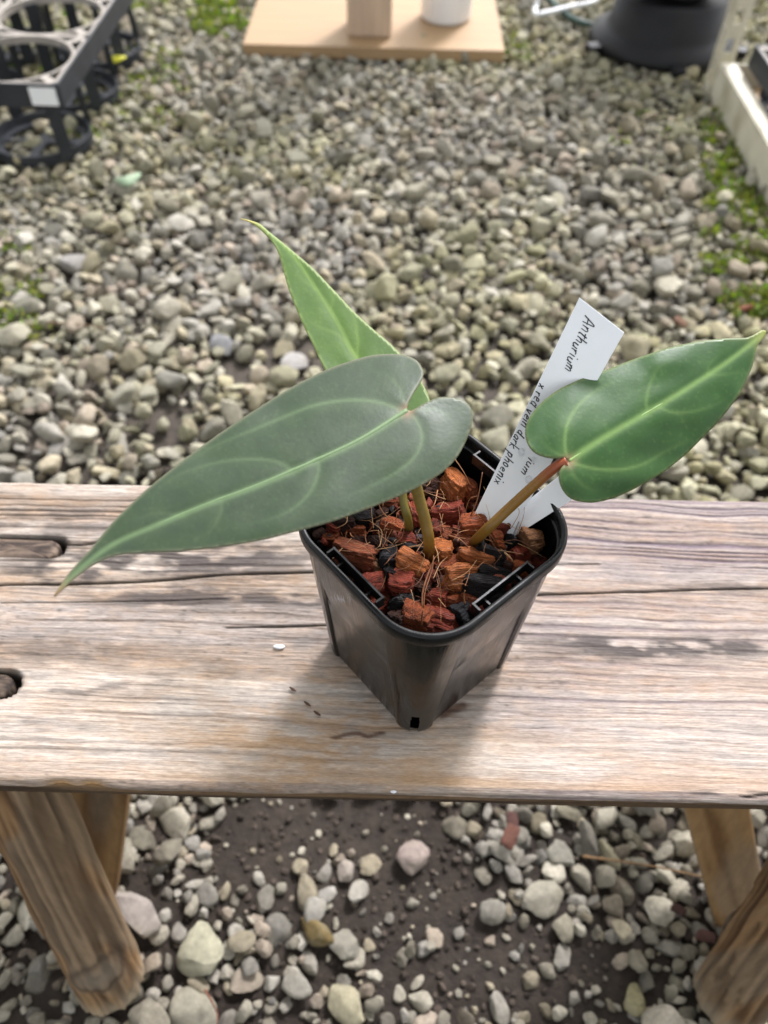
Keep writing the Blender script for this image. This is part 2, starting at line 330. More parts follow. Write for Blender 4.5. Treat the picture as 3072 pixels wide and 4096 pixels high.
def big_mesh(name, shapes, S, cols, material, shp=26):
    n = len(S); Rm = rots(n); which = rng.integers(0, len(shapes), n); VV = []; FF = []; CC = []; off = 0
    sx = S[:, 3][:, None] * rng.uniform(.85, 1.2, (n, 3))
    for q in range(len(shapes)):
        V, Fc = shapes[q]; ii = np.where(which == q)[0]
        if not len(ii): continue
        P = np.einsum('nij,nvj->nvi', Rm[ii], V[None] * sx[ii][:, None, :]) + S[ii, None, :3]
        VV.append(P.reshape(-1, 3)); CC.append(np.repeat(cols[ii], len(V), 0))
        FF.append((Fc[None] + (np.arange(len(ii)) * len(V))[:, None, None]).reshape(-1, 3) + off); off += len(ii) * len(V)
    V = np.concatenate(VV).astype(np.float32); Fc = np.concatenate(FF).astype(np.int32); C = np.ones((len(V), 4), np.float32); C[:, :3] = np.concatenate(CC)
    me = bpy.data.meshes.new(name); me.vertices.add(len(V)); me.vertices.foreach_set('co', V.ravel()); me.loops.add(Fc.size); me.loops.foreach_set('vertex_index', Fc.ravel())
    me.polygons.add(len(Fc)); me.polygons.foreach_set('loop_start', np.arange(0, Fc.size, 3, dtype=np.int32)); me.polygons.foreach_set('loop_total', np.full(len(Fc), 3, np.int32))
    me.polygons.foreach_set('use_smooth', np.ones(len(Fc), bool)); me.update(calc_edges=True)
    me.set_sharp_from_angle(angle=R_(shp)); me.color_attributes.new('Col', 'FLOAT_COLOR', 'POINT').data.foreach_set('color', C.ravel()); me.materials.append(material); return me
rest = np.where(~single)[0]; near = rest[(allS[rest, 1] < .42) & (allS[rest, 3] > .004) & (np.abs(allS[rest, 0]) < .40)]; farr = np.setdiff1d(rest, near); under = farr[(layer[farr] != 1) & ((allS[farr, 1] > .75) | (layer[farr] == 2))]; farr = np.setdiff1d(farr, under)
LOB = [(V, Fc) for V, Fc in LO]
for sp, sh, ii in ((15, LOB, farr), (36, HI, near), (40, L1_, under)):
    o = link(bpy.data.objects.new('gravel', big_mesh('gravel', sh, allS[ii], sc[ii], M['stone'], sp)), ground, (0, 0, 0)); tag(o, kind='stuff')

# moss and small weeds between the stones
def moss(regions, name, label):
    V = []; Fc = []; C = []
    for px, py, rx, ry, n, sz in regions:
        a = rng.uniform(0, 6.28, n); rr = np.sqrt(rng.random(n))
        for k in range(n):
            P = atz(px + rx * rr[k] * math.cos(a[k]), py + ry * rr[k] * math.sin(a[k]), 0)
            if vn(P[0] * 22, P[1] * 22, 3) < .46: continue
            z = soil_z(P[0], P[1]) + .012 + rng.uniform(0, .014); s = sz * rng.uniform(.5, 1.3)
            d = rng.normal(size=3); d[2] = abs(d[2]) * .8 + .2; d /= np.linalg.norm(d); e = np.cross(d, rng.normal(size=3)); e /= np.linalg.norm(e)
            p = np.array([P[0], P[1], z]); b = len(V); V += [p - e * s * .1, p + d * s * .5 - e * s * .42, p + d * s, p + d * s * .5 + e * s * .42]; Fc.append((b, b + 1, b + 2, b + 3))
            C += [np.array([.15, .185, .035]) * rng.uniform(.5, 1.5) * np.array([rng.uniform(.8, 1.3), 1, 1])] * 4
    o = mk(name, V, Fc, M['moss'], ground, smooth=False, cols=np.array(C)); tag(o, kind='stuff')
moss([(3000, 960, 210, 330, 2300, .011), (2880, 600, 90, 150, 600, .011), (3040, 1150, 120, 120, 600, .011), (40, 1130, 130, 180, 420, .009), (110, 1330, 120, 60, 120, .008)], 'moss', '')
moss([(880, 70, 120, 90, 1300, .013), (600, 260, 140, 90, 350, .010), (170, 230, 200, 180, 500, .012), (1650, 210, 240, 25, 220, .010), (1180, 200, 200, 20, 160, .010), (640, 420, 200, 100, 240, .009), (330, 500, 120, 100, 220, .009), (2060, 220, 60, 60, 120, .010), (2550, 560, 120, 120, 200, .008), (560, 20, 120, 60, 300, .012)], 'moss', '')

# bark bits and fallen scraps on the gravel
def chip_shape(seed, n=13, rag=.30):
    r = np.random.default_rng(seed); bm = bmesh.new(); bmesh.ops.create_cube(bm, size=2); bmesh.ops.subdivide_edges(bm, edges=bm.edges[:], cuts=n, use_grid_fill=True)
    bm.verts.index_update(); V = np.array([v.co[:] for v in bm.verts]); Fc = [[v.index for v in f.verts] for f in bm.faces]; bm.free()
    L = np.linalg.norm(V, axis=1)[:, None]; m = np.abs(V).max(1)[:, None]; V = V * (.62 + .38 * (m / L))             # soft corners
    for _ in range(4):
        q = r.normal(size=3); q /= np.linalg.norm(q); d = r.uniform(.72, 1.0); k = V @ q - d; V -= np.where(k > 0, k, 0)[:, None] * q * .85
    fib = fbm(V[:, 1] * 3.2 + seed, V[:, 2] * 3.2, seed % 9, 3); end = np.abs(V[:, 0]) / np.abs(V[:, 0]).max()
    V[:, 0] *= 1 + rag * (fib - .5) * 2 * sst(.3, 1, end)
    rdg = fbm(V[:, 1] * 7 + seed * 3, V[:, 2] * 7 + V[:, 0] * .5, seed % 5, 2) - .5; lump = fbm(V[:, 0] * 1.6 + seed, V[:, 1] * 1.6 + V[:, 2] * 1.3, 3, 3) - .5
    V[:, 1:] *= (1 + .40 * rdg + .38 * lump)[:, None]; V[:, 2] += .10 * r.normal() * (V[:, 0] ** 2 - .3)
    return V, Fc
CHM = [mesh('husk_chip', *chip_shape(40 + i), M['chip'], smooth=True) for i in range(14)]
BKM = [mesh('bark_fragment', *chip_shape(90 + i, 5), M['bark']) for i in range(3)]
for i, (px, py, wd, c, lb) in enumerate([(2050, 3285, 75, (120, 66, 56), 'reddish bark fragment standing among gravel below the bench edge'), (2040, 3345, 95, (150, 84, 66), 'brick red flat bark fragment on gravel below the bench edge'),
        (2715, 3640, 60, (92, 44, 28), 'dark red bark fragment tucked under a pebble near the brace'), (2820, 3745, 70, (150, 92, 80), 'pinkish bark fragment beside the right log leg'),
        (2985, 1232, 55, (170, 84, 48), 'orange brown bark fragment near the moss'), (2720, 1290, 60, (150, 92, 62), 'rusty bark fragment among the back gravel'), (1600, 980, 0, (0, 0, 0), '')][:6]):
    P = atz(px, py, .012); d = (P - CAM) @ CF; r = wd / 2 * d / F_PX
    o = link(bpy.data.objects.new('bark_fragment', BKM[i % 3]), None, (P[0], P[1], .012)); o.scale = (r, r * .6, r * .35); o.rotation_euler = (rng.normal(0, .3), rng.normal(0, .3), rng.uniform(0, 3)); o.color = (*[lin(c)[0] * .42, lin(c)[1] * .55, lin(c)[2] * .55], 1); tag(o, lb, 'bark')
def twig(L, r, c, label):
    P = spline(np.array([atz(x, y, .010 + .004 * (k % 2)) for k, (x, y) in enumerate(L)]), 24); V, Fc = tube(P, np.linspace(r, r * .5, 24) * (1 + .25 * np.sin(np.arange(24) * 2.1)), 7)
    tag(mk('twig', V, Fc, M['twig'], cols=np.repeat([lin(c)], len(V), 0)), label, 'twig')
M['twig'] = mat('dry_twig', rough=.8, src='attr', var=.3, scale=(300, 300, 300), bump=.3)
twig([(2330, 3425), (2480, 3445), (2640, 3470), (2830, 3512)], .0011, (120, 92, 60), 'thin dry twig lying across the gravel near the right brace')
twig([(820, 3960), (850, 4010), (870, 4060), (866, 4110)], .0009, (120, 78, 62), 'short reddish twig on the soil beside a large pale stone')
twig([(180, 1290), (300, 1296), (420, 1310)], .0013, (110, 84, 60), 'thin brown twig lying on the back gravel near the left moss')
def scrap(name, px, py, wd, z, material, label, cat, ar=.6, turn=0):
    P = atz(px, py, z); r = wd / 2 * ((P - CAM) @ CF) / F_PX; n = 14; V = []; Fc = []
    for s in (0, 1):
        V.append((0, 0, .25 * r - s * .0012))
        for k in range(n):
            a = 2 * math.pi * k / n; q = 1 + .12 * math.sin(3 * a + 1); V.append((r * q * math.cos(a), r * ar * q * math.sin(a), .12 * r * math.cos(2 * a) - s * .0012))
    for k in range(n):
        Fc += [(0, 1 + k, 1 + (k + 1) % n), (n + 1, n + 2 + (k + 1) % n, n + 2 + k), (1 + k, n + 2 + k, n + 2 + (k + 1) % n, 1 + (k + 1) % n)]
    V = np.array(V); c, s_ = math.cos(turn), math.sin(turn); V = np.stack([V[:, 0] * c - V[:, 1] * s_, V[:, 0] * s_ + V[:, 1] * c, V[:, 2]], -1) + P
    return tag(mk(name, V, Fc, material), label, cat)
scrap('fallen_petal', 462, 232, 80, .03, M['flower'], 'bright yellow fallen petal caught beside the black nursery tray', 'petal', .7)
M['paleleaf'] = mat('pale_dry_leaf', lin(150, 170, 140), .6, var=.15, bump=.1, transl=.15)
scrap('fallen_leaf', 510, 715, 110, .022, M['paleleaf'], 'pale green fallen leaf lying flat on the back gravel', 'leaf', .7, .6)

# ------------------------------------------------------------------ bench
YF, YB = .1153, .2930; XL, XR = -.40, .47; T = .020
def polyd(px, py, L):                            # distance of points to a polyline (pixels or metres)
    d = np.full(px.shape, 1e9); L = np.asarray(L, float)
    for a, b in zip(L[:-1], L[1:]):
        v = b - a; t = np.clip(((px - a[0]) * v[0] + (py - a[1]) * v[1]) / (v @ v + 1e-12), 0, 1); d = np.minimum(d, np.hypot(px - a[0] - v[0] * t, py - a[1] - v[1] * t))
    return d
def bxy(L): return np.array([atz(px, py, H)[:2] for px, py in L])
def board_profile():
    p = [(y, 0.) for y in np.linspace(YF + .004, YB - .003, 400)]
    p += [(YB - .003 + .003 * math.sin(a), -.003 + .003 * math.cos(a)) for a in np.linspace(.3, 1.57, 4)] + [(YB, -.008), (YB - .001, -.016), (YB - .004, -T)]
    p += [(y, -T) for y in np.linspace(YB - .03, YF + .03, 5)] + [(YF + .006, -T), (YF + .0025, -T + .002), (YF + .002, -.013), (YF + .0012, -.010), (YF + .0016, -.0075), (YF + .0002, -.0045)]
    p += [(YF + .004 - .004 * math.cos(a), -.004 + .004 * math.sin(a)) for a in np.linspace(.15, 1.4, 6)]
    return np.array(p)
pf = board_profile(); nx = 470; bxs = np.linspace(XL, XR, nx); npf = len(pf)
X = np.repeat(bxs, npf); Y = np.tile(pf[:, 0], nx); Z = np.tile(pf[:, 1], nx)
s = np.cumsum(np.r_[0, np.hypot(*np.diff(pf, axis=0).T)]); S = np.tile(s, nx)             # arc length across the grain
_rp = np.cumsum(rng.uniform(.0018, .0062, 110)) - .02; _rw = rng.uniform(.3, 1.6, 110); _rd = rng.uniform(.2, 1., 110)
def wood_field(X, S, top):
    wv = S + .0046 * (fbm(X * 5.5, S * 22, 41, 3) - .5) * 2 + .0018 * (fbm(X * 20, S * 60, 43, 3) - .5) * 2 + .0007 * (fbm(X * 70, S * 200, 44, 2) - .5)
    broad = fbm(wv * 95, X * .9, 51, 2); fine = fbm(wv * 420, X * 14, 53, 3); vf = fbm(wv * 1100, X * 110, 55, 2)
    patch = fbm(X * 9, S * 28, 57, 4); mot = fbm(X * 110, S * 330, 59, 4)
    lines = np.zeros_like(X); amp_n = fbm(X * 7, S * 90, 63, 3)
    for p, w_, dk in zip(_rp, _rw, _rd):          # growth rings: soft on one flank, sharp on the other
        d = wv - p; k = np.where(d < 0, np.exp(np.minimum(d, 0) / (.0011 * w_)), np.exp(-np.maximum(d, 0) / (.00035 + .0002 * w_))); lines = np.maximum(lines, dk * k)
    lines = lines * (.35 + 1.1 * sst(.3, .65, amp_n)) * (.45 + .85 * sst(.36, .62, fbm(wv * 55, X * 1.6, 65, 3)))
    thin = sst(.58, .70, fine + .2 * (patch - .5))
    return wv, broad, fine, vf, patch, mot, np.clip(lines, 0, 1), thin
wv, broad, fine, vf, patch, mot, lines, thin = wood_field(X, S, True)
PXY = proj(np.stack([X, Y, np.full_like(X, H)], -1)); PX_, PY_ = PXY[:, 0], PXY[:, 1]
def blob(cx, cy, rx, ry, p=1.): return p * np.exp(-(((PX_ - cx) / rx) ** 2 + ((PY_ - cy) / ry) ** 2))
mould = blob(780, 2230, 620, 80, 1.) + blob(250, 2290, 300, 60, .8) + blob(700, 2390, 330, 45, 1.) + blob(1200, 2400, 260, 40, .8) + blob(150, 2080, 420, 70, .6) + blob(1250, 2560, 260, 30, .6) + blob(60, 2900, 160, 30, .6) + blob(220, 2600, 500, 70, .55) + blob(900, 2700, 400, 60, .4) \
    + blob(2650, 2600, 420, 40, 1.1) + blob(3000, 2570, 260, 40, .8) + blob(2950, 2350, 300, 30, .6) + blob(2350, 2560, 260, 25, .6) + blob(2900, 3170, 200, 12, .7) + blob(300, 2745, 230, 40, .7)
mould = np.clip(mould * 1.35, 0, 1.4) * sst(.40, .60, fbm(X * 75, S * 200, 61, 4) * .7 + patch * .38)
light = np.array(lin(230, 220, 208)); cool = np.array(lin(200, 190, 182)); tan = np.array(lin(192, 168, 144)); dark = np.array(lin(106, 92, 84)); grey = np.array(lin(92, 86, 84)); warm = np.array(lin(206, 160, 102)); vio_light = np.array(lin(156, 142, 160))
def lerp(a, b, t): return a + (b - a) * t[:, None]
col = lerp(np.repeat(light[None], len(X), 0), cool, sst(.3, .7, patch))
col = lerp(col, tan, .5 * sst(.45, .65, broad) + .35 * sst(.48, .66, mot))
col = col * (.74 + .52 * fine)[:, None] * (.76 + .48 * vf)[:, None] * (.74 + .52 * mot)[:, None]
col = lerp(col, dark, .86 * lines); col = lerp(col, dark * 1.2, .35 * thin * sst(.35, .6, mot))
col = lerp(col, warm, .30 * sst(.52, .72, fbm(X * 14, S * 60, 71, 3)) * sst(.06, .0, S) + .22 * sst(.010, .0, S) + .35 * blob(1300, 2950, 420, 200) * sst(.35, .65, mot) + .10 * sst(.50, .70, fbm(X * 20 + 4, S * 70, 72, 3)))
rightv = sst(1900, 2300, PX_); col = lerp(col, vio_light, .45 * rightv * lines + .13 * rightv)  # violet light falling right of the pot, painted into the plank colour
col = lerp(col, grey, np.clip(.78 * mould, 0, .9))
spots = sst(.70, .80, fbm(X * 260, S * 700, 77, 3)); col = lerp(col, grey * .8, .5 * spots * sst(.45, .6, patch))
topm = (Z > -.0005)
hgt = -.0010 * lines - .0004 * thin + .0004 * (vf - .5) + .0009 * (fine - .5) + .0012 * (patch - .5)
col = col * np.array([.575, .555, .535])
cracks = [[(-300, 2345), (270, 2333), (600, 2322), (900, 2300), (1300, 2285), (1700, 2300)], [(2000, 2385), (2130, 2378), (2450, 2368), (2700, 2362), (3072, 2352), (3300, 2350)], [(900, 2512), (1130, 2505), (1330, 2500)], [(200, 2178), (330, 2176), (420, 2162)],
          [(2915, 3204), (2980, 3194), (3090, 3178)], [(1900, 2260), (2400, 2255)], [(0, 2412), (900, 2398)]]
wid = [.0007, .0006, .0005, .0006, .0006, .0003, .0003]
for L, wd in zip(cracks, wid):
    B = bxy(L); B[:, 1] += 0; d = polyd(X + 0 * X, Y + .0007 * (vn(X * 40, X * 0, 5) - .5), B); k = np.exp(-(d / wd) ** 2) * topm
    hgt -= .0022 * k * (wd / .0007); col = lerp(col, np.array([.012, .010, .009]), np.clip(k * 1.0, 0, .95))
# wet brown stains beside the pot foot
for L, wd in (([(1335, 2950), (1400, 2935), (1470, 2940), (1530, 2930)], .0011), ([(1770, 2850), (1850, 2822)], .0028)):
    d = polyd(X, Y + .002 * (vn(X * 200, Y * 200, 6) - .5), bxy(L)); col = lerp(col, np.array([.07, .03, .016]), .8 * np.exp(-(d / wd) ** 4) * topm)
# open mortises for the leg tenons
def slot(cx, cy, hl, rr): return np.hypot(np.maximum(np.abs(X - cx) - hl, 0), Y - cy) - rr
TEN = [(-.2000, .1634, .0168, .0074), (-.1990, .2458, .0155, .0074), (.268, .1634, .0168, .0074), (.268, .2458, .0155, .0074)]
for tx, ty, hl, rr in TEN:
    d = slot(tx, ty, hl, rr); k = sst(.0006, -.0008, d) * topm; hgt = hgt * (1 - k) - .013 * k
    col = lerp(col, np.array([.02, .016, .014]), np.clip(sst(.0025, 0, d) * .45 * topm + k * .5, 0, 1))
chipm = topm * 0.
for cx in (-.143, -.129):                                                                  # splinters broken off the front arris
    k = np.exp(-((X - cx) / .0055) ** 2) * sst(.0042, .0, Y - YF) * (Z > -.005); hgt -= .0022 * k; col = lerp(col, warm * .9, .8 * k)
front = (Z < -.0045) & (Y < YF + .01)
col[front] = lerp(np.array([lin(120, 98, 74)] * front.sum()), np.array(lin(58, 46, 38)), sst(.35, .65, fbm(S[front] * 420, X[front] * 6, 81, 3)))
side = np.tile(np.gradient(pf[:, 1]), nx); nrm_y = np.tile(-np.gradient(pf[:, 1]), nx); ln = np.hypot(np.tile(np.gradient(pf[:, 0]), nx), nrm_y) + 1e-9
NY = -np.tile(np.gradient(pf[:, 1]), nx) / ln; NZ = np.tile(np.gradient(pf[:, 0]), nx) / ln
yy = Y + NY * hgt; zz = H + Z + NZ * hgt
yy = np.where(front, Y - .0012 * (fbm(X * 12, S * 300, 83, 3) - .5), yy) + .0016 * (fbm(X * 6, X * 0, 85, 3) - .5) * (Y < .13) + .0016 * (fbm(X * 6, X * 0 + 9, 86, 3) - .5) * (Y > .28)
PV = np.stack([X, yy, zz], -1); ii = np.arange(nx * npf).reshape(nx, npf); nxt = np.roll(ii, -1, 1)
PFc = np.stack([ii[:-1], nxt[:-1], nxt[1:], ii[1:]], -1).reshape(-1, 4)[:, ::-1].tolist() + [ii[0].tolist(), ii[-1][::-1].tolist()]
bench = empty('wooden_bench', (0, .2, 0)); tag(bench, 'small weathered wooden bench with a single plank seat and round log legs', 'bench')
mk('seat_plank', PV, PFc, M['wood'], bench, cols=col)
def log_leg(name, A, B, r0, r1, seed, knots=(), tone=1., label=None):
    """tapered log from A (top) to B (foot) with grooves, knots and a rounded foot"""
    A, B = np.array(A, float), np.array(B, float); n, m = 72, 110; ax = B - A; L = np.linalg.norm(ax); ax /= L
    e1 = np.cross(ax, [0, 1, 0]); e1 /= np.linalg.norm(e1); e2 = np.cross(ax, e1); a = np.linspace(0, 2 * np.pi, n, endpoint=False)
    t = np.r_[np.linspace(0, .985, m - 5), .990, .994, .997, .999, 1.0]; V = []; C = []
    ca, sa = np.cos(a), np.sin(a)
    for q in t:
        r = r0 + (r1 - r0) * q; r = r * (1 if q < .985 else math.sqrt(max(.0, 1 - ((q - .985) / .0165) ** 2)) * .25 + .75 if q < .9995 else .70)
        sh = .004 * (fbm(q * 3.1, seed, seed, 2) - .5); tw = .9 * fbm(q * 4, 0, seed + 3, 2)
        gr = fbm(ca * 3.4 + seed + tw * 3, sa * 3.4 + q * 1.6, seed + 5, 3); fn = fbm(ca * 14 + seed, sa * 14 + q * 2.2, seed + 6, 2); big = fbm(ca * 1.1 + seed, sa * 1.1 + q * 5, seed + 9, 2)
        gv = np.maximum(sst(.60, .66, gr), .8 * sst(.62, .70, fn)); dr = -.0022 * gv + .0011 * (fn - .5) + .0055 * (big - .5)
        base = np.repeat(np.array([lin(150, 120, 86)]), n, 0); base = lerp(base, np.array(lin(104, 78, 52)), sst(.4, .65, fn)); base = lerp(base, np.array(lin(136, 124, 106)), .5 * sst(.45, .62, big))
        base = lerp(base, np.array(lin(62, 46, 33)), .50 * gv); base = base * (.72 + .56 * fbm(ca * 30 + seed, sa * 30 + q * 5, seed + 11, 2))[:, None]
        for ka, kq, kr in knots:
            d = np.hypot(np.angle(np.exp(1j * (a - ka))) * r, (q - kq) * L) / kr; dr = dr + .0035 * np.exp(-d ** 2) - .003 * np.exp(-(d / .45) ** 2); base = lerp(base, np.array(lin(128, 118, 104)), .7 * np.exp(-(d / 1.1) ** 2)); base = lerp(base, np.array(lin(70, 58, 48)), .7 * np.exp(-((d - 1.2) / .22) ** 2))
        ft = sst(.9, 1, q * np.ones(n)); base = lerp(base, np.array(lin(176, 164, 140)), .55 * ft)
        V.append(A + ax * L * q + e1 * sh + (r + dr)[:, None] * (ca[:, None] * e1 + sa[:, None] * e2)); C.append(base * tone)
    V = np.concatenate(V); C = np.concatenate(C); k = len(t)
    Fc = [(i * n + j, i * n + (j + 1) % n, (i + 1) * n + (j + 1) % n, (i + 1) * n + j) for i in range(k - 1) for j in range(n)] + [tuple(range(n))[::-1], tuple(range((k - 1) * n, k * n))]
    o = mk(name, V, Fc, M['log'], bench, cols=C)
    if label: o['label'] = label
FL = atz(430, 3925, .01); FR = atz(2945, 3990, .01)
log_leg('leg', (-.203, .160, H - .020), (FL[0], FL[1], -.004), .0225, .0245, 3, [(1.0, .80, .016)])
log_leg('leg', (.268, .160, H - .020), (FR[0], FR[1], -.004), .0225, .0255, 14, [(-1.3, .84, .018), (-1.9, .74, .012)], .82)
log_leg('leg', (-.199, .250, H - .020), (-.205, .345, -.006), .0215, .0235, 23); log_leg('leg', (.268, .250, H - .020), (.280, .345, -.006), .0215, .0235, 33)
def strut(A, B, wx, wy, seed, tone=1.):
    A, B = np.array(A), np.array(B); n = 40; V = []; C = []; rect = []
    for k in range(4):
        a, b = [((-1, -1), (1, -1)), ((1, -1), (1, 1)), ((1, 1), (-1, 1)), ((-1, 1), (-1, -1))][k]
        for q in np.linspace(.06, .94, 10): rect.append((a[0] + (b[0] - a[0]) * q, a[1] + (b[1] - a[1]) * q))
    rect = np.array(rect) * .5; m = len(rect)
    for q in np.linspace(0, 1, n):
        g = fbm(np.arange(m) * .55 + seed, np.full(m, q * 2.2), seed, 3); base = lerp(np.repeat([lin(176, 142, 98)], m, 0), np.array(lin(128, 96, 62)), sst(.4, .65, g)); base = lerp(base, np.array(lin(150, 140, 122)), .5 * sst(.5, .7, fbm(np.arange(m) * .2, np.full(m, q * 3), seed + 2, 2)))
        V.append(A + (B - A) * q + np.stack([rect[:, 0] * wx, rect[:, 1] * wy, np.zeros(m)], -1) + (.0012 * (g - .5))[:, None] * np.array([1, 1, 0])); C.append(base * tone)
    Fc = [(i * m + j, i * m + (j + 1) % m, (i + 1) * m + (j + 1) % m, (i + 1) * m + j) for i in range(n - 1) for j in range(m)] + [tuple(range(m))[::-1], tuple(range((n - 1) * m, n * m))]
    o = mk('brace', np.concatenate(V), Fc, M['log'], bench, cols=np.concatenate(C)); return o
BL = atz(345, 3590, 0); BR = atz(2965, 3625, 0)
strut((-.150, .238, H - .020), (BL[0], BL[1], -.006), .044, .030, 4, .62); strut((.163, .238, H - .020), (BR[0], BR[1], -.006), .046, .030, 9, .8)
for i, (tx, ty, hl, rr) in enumerate(TEN):                                                 # tenon ends seen in the mortises
    n = 40; a = np.linspace(0, 2 * np.pi, n, endpoint=False); ring = lambda sc_, z: np.stack([tx - .0030 + np.sign(np.cos(a)) * (hl - .0006) * sc_ + (rr - .0009) * sc_ * np.cos(a), ty + (rr - .0009) * sc_ * np.sin(a), np.full(n, z)], -1)
    V = []; zs = [(-.016, 1), (-.0035, 1), (-.0022, .97), (-.0016, .90), (-.0014, .75), (-.0013, .5), (-.0013, .2)]
    for z, sc_ in zs:
        Rg = ring(sc_, H + z - .001); Rg[:, 2] += .0010 * (fbm(Rg[:, 0] * 700, Rg[:, 1] * 500, 91 + i, 3) - .5) * (sc_ < .99); V.append(Rg)
    V = np.concatenate(V); k = len(zs); C = lerp(np.repeat([lin(122, 106, 92)], len(V), 0), np.array(lin(58, 50, 46)), sst(.3, .65, fbm(V[:, 0] * 900, V[:, 1] * 260, 93 + i, 3)))
    C *= .62 if i % 2 == 0 else 1.
    Fc = [(q * n + j, q * n + (j + 1) % n, (q + 1) * n + (j + 1) % n, (q + 1) * n + j) for q in range(k - 1) for j in range(n)] + [tuple(range((k - 1) * n, k * n))]
    mk('tenon', V, Fc, M['log'], bench, cols=C)

# scraps on the seat
def pebble_on_bench(name, px, py, r, c, label, cat, sx=1.5, rz=0.):
    P = atz(px, py, H + .0008); V, Fc = HI[3]; V = V * r * np.array([sx, 1, .8]); cc, s_ = math.cos(rz), math.sin(rz); V = np.stack([V[:, 0] * cc - V[:, 1] * s_, V[:, 0] * s_ + V[:, 1] * cc, V[:, 2]], -1) + P
    o = mk(name, V, [tuple(f) for f in Fc], M['stone'], cols=np.repeat([c], len(V), 0)); tag(o, label, cat)
pebble_on_bench('white_crumb', 1115, 2588, .0021, (.8, .82, .84), 'small white crumb lying on the weathered seat plank', 'crumb', 1.4)
pebble_on_bench('white_crumb', 1573, 3168, .0011, (.8, .82, .84), 'tiny white crumb at the front edge of the seat plank', 'crumb', 1.3)
for px, py, lb in ((1170, 2757, 'tiny brown seed husk on the plank, furthest of three from the pot foot'), (1228, 2815, 'tiny brown seed husk on the plank, middle one of three in a row'), (1267, 2853, 'tiny brown seed husk on the plank, closest of three to the pot foot')): pebble_on_bench('seed_husk', px, py, .0011, (.09, .05, .035), lb, 'seed', 2., -.6)
for q in [o for o in COL.objects if o.name.startswith('seed_husk')]: q['group'] = 'seed husks on the plank'

# ------------------------------------------------------------------ pot
PX0, PY0, PHI, PHT = .0192, .1877, R_(41.73), .108
TOP, BOT, RT, RB = .0875, .0695, .0235, .0117
def rsq(side, r, n=256):
    """rounded square outline sampled evenly by parameter; returns xy, outward normal, side coordinate s in -1..1 (0 mid side), corner flag"""
    h = side / 2 - r; seg = n // 8; P = []; N = []; SS = []
    for k in range(4):
        a0 = k * math.pi / 2 - math.pi / 4 + math.pi / 4; d = np.array([math.cos(k * math.pi / 2), math.sin(k * math.pi / 2)]); tt = np.array([-d[1], d[0]])
        for q in np.linspace(-1, 1, seg, endpoint=False): P.append(d * side / 2 + tt * q * h); N.append(d); SS.append(q * h / (side / 2))
        c = d * h + tt * h
        for q in np.linspace(0, math.pi / 2, seg, endpoint=False):
            nn = d * math.cos(q) + tt * math.sin(q); P.append(c + nn * r); N.append(nn); SS.append(1 + q)
    return np.array(P), np.array(N), np.array(SS)
cph, sph = math.cos(PHI), math.sin(PHI)
def to_pot(xy, z): return np.stack([PX0 + cph * xy[:, 0] - sph * xy[:, 1], PY0 + sph * xy[:, 0] + cph * xy[:, 1], np.full(len(xy), H + .0008 + z) if np.isscalar(z) else H + .0008 + z], -1)
def loft(rings, close=True):
    n = len(rings[0]); V = np.concatenate(rings); Fc = [(i * n + j, i * n + (j + 1) % n, (i + 1) * n + (j + 1) % n, (i + 1) * n + j) for i in range(len(rings) - 1) for j in range(n)]
    return V, Fc
pot = empty('plant_pot', (PX0, PY0, H)); tag(pot, 'square black plastic nursery pot with rounded corners standing on the bench', 'pot')
rings = []; zs = np.r_[0, .002, np.linspace(.004, PHT - .006, 46)]
NS = 384
for z in zs:                                      # outer wall
    q = z / PHT; side = BOT + (TOP - BOT) * q; r = RB + (RT - RB) * q; P, N, ss = rsq(side, r, NS)
    pan = sst(.60, .54, np.abs(ss)) * (np.abs(ss) < 1); gro = np.exp(-((np.abs(ss) - .575) / .034) ** 2) * (np.abs(ss) < 1); dd = sst(.80, .40, q)
    P = P - N * (.0016 * pan * dd + 0.0080 * gro * dd)[:, None]
    if z < .001: P = P - N * .0012
    rings.append(to_pot(P, z))
nout = len(rings)
for z in zs[::-1]:                                # inner wall
    q = z / PHT; P, N, ss = rsq(BOT + (TOP - BOT) * q - .0022, max(RB + (RT - RB) * q - .0011, .003), NS); rings.append(to_pot(P, max(z, .0016)))
V, Fc = loft(rings)
def keepf(f):                                     # drainage slots cut through the corner feet
    c = V[list(f)].mean(0); l = np.array([cph * (c[0] - PX0) + sph * (c[1] - PY0), -sph * (c[0] - PX0) + cph * (c[1] - PY0)]); zz = c[2] - H
    a = abs(l[0]); b = abs(l[1]); return not (abs(a - b) < .0028 and min(a, b) > .02 and -.001 < zz < .0215)
Fc = [f for f in Fc if keepf(f)]
P, N, ss = rsq(BOT - .003, RB - .0012, NS); fl = to_pot(P, .0016); b0 = len(V); V = np.concatenate([V, fl]); Fc.append(tuple(range(b0, b0 + NS)))
body = mk('pot_body', V, Fc, M['pot'], pot)
rr_ = []
for off, z in ((.0000, -.0075), (.0010, -.0072), (.0016, -.0060), (.0017, -.0015), (.0012, -.0004), (.0005, 0), (-.0004, 0), (-.0009, -.0004), (-.0011, -.0012), (-.0011, -.009), (-.0006, -.009)):
    q = (PHT + z) / PHT; P, N, ss = rsq(TOP + 2 * off, RT + off, NS); rr_.append(to_pot(P, PHT + z))
V, Fc = loft(rr_ + [rr_[0]]); mk('rim', V, Fc, M['rim'], pot)
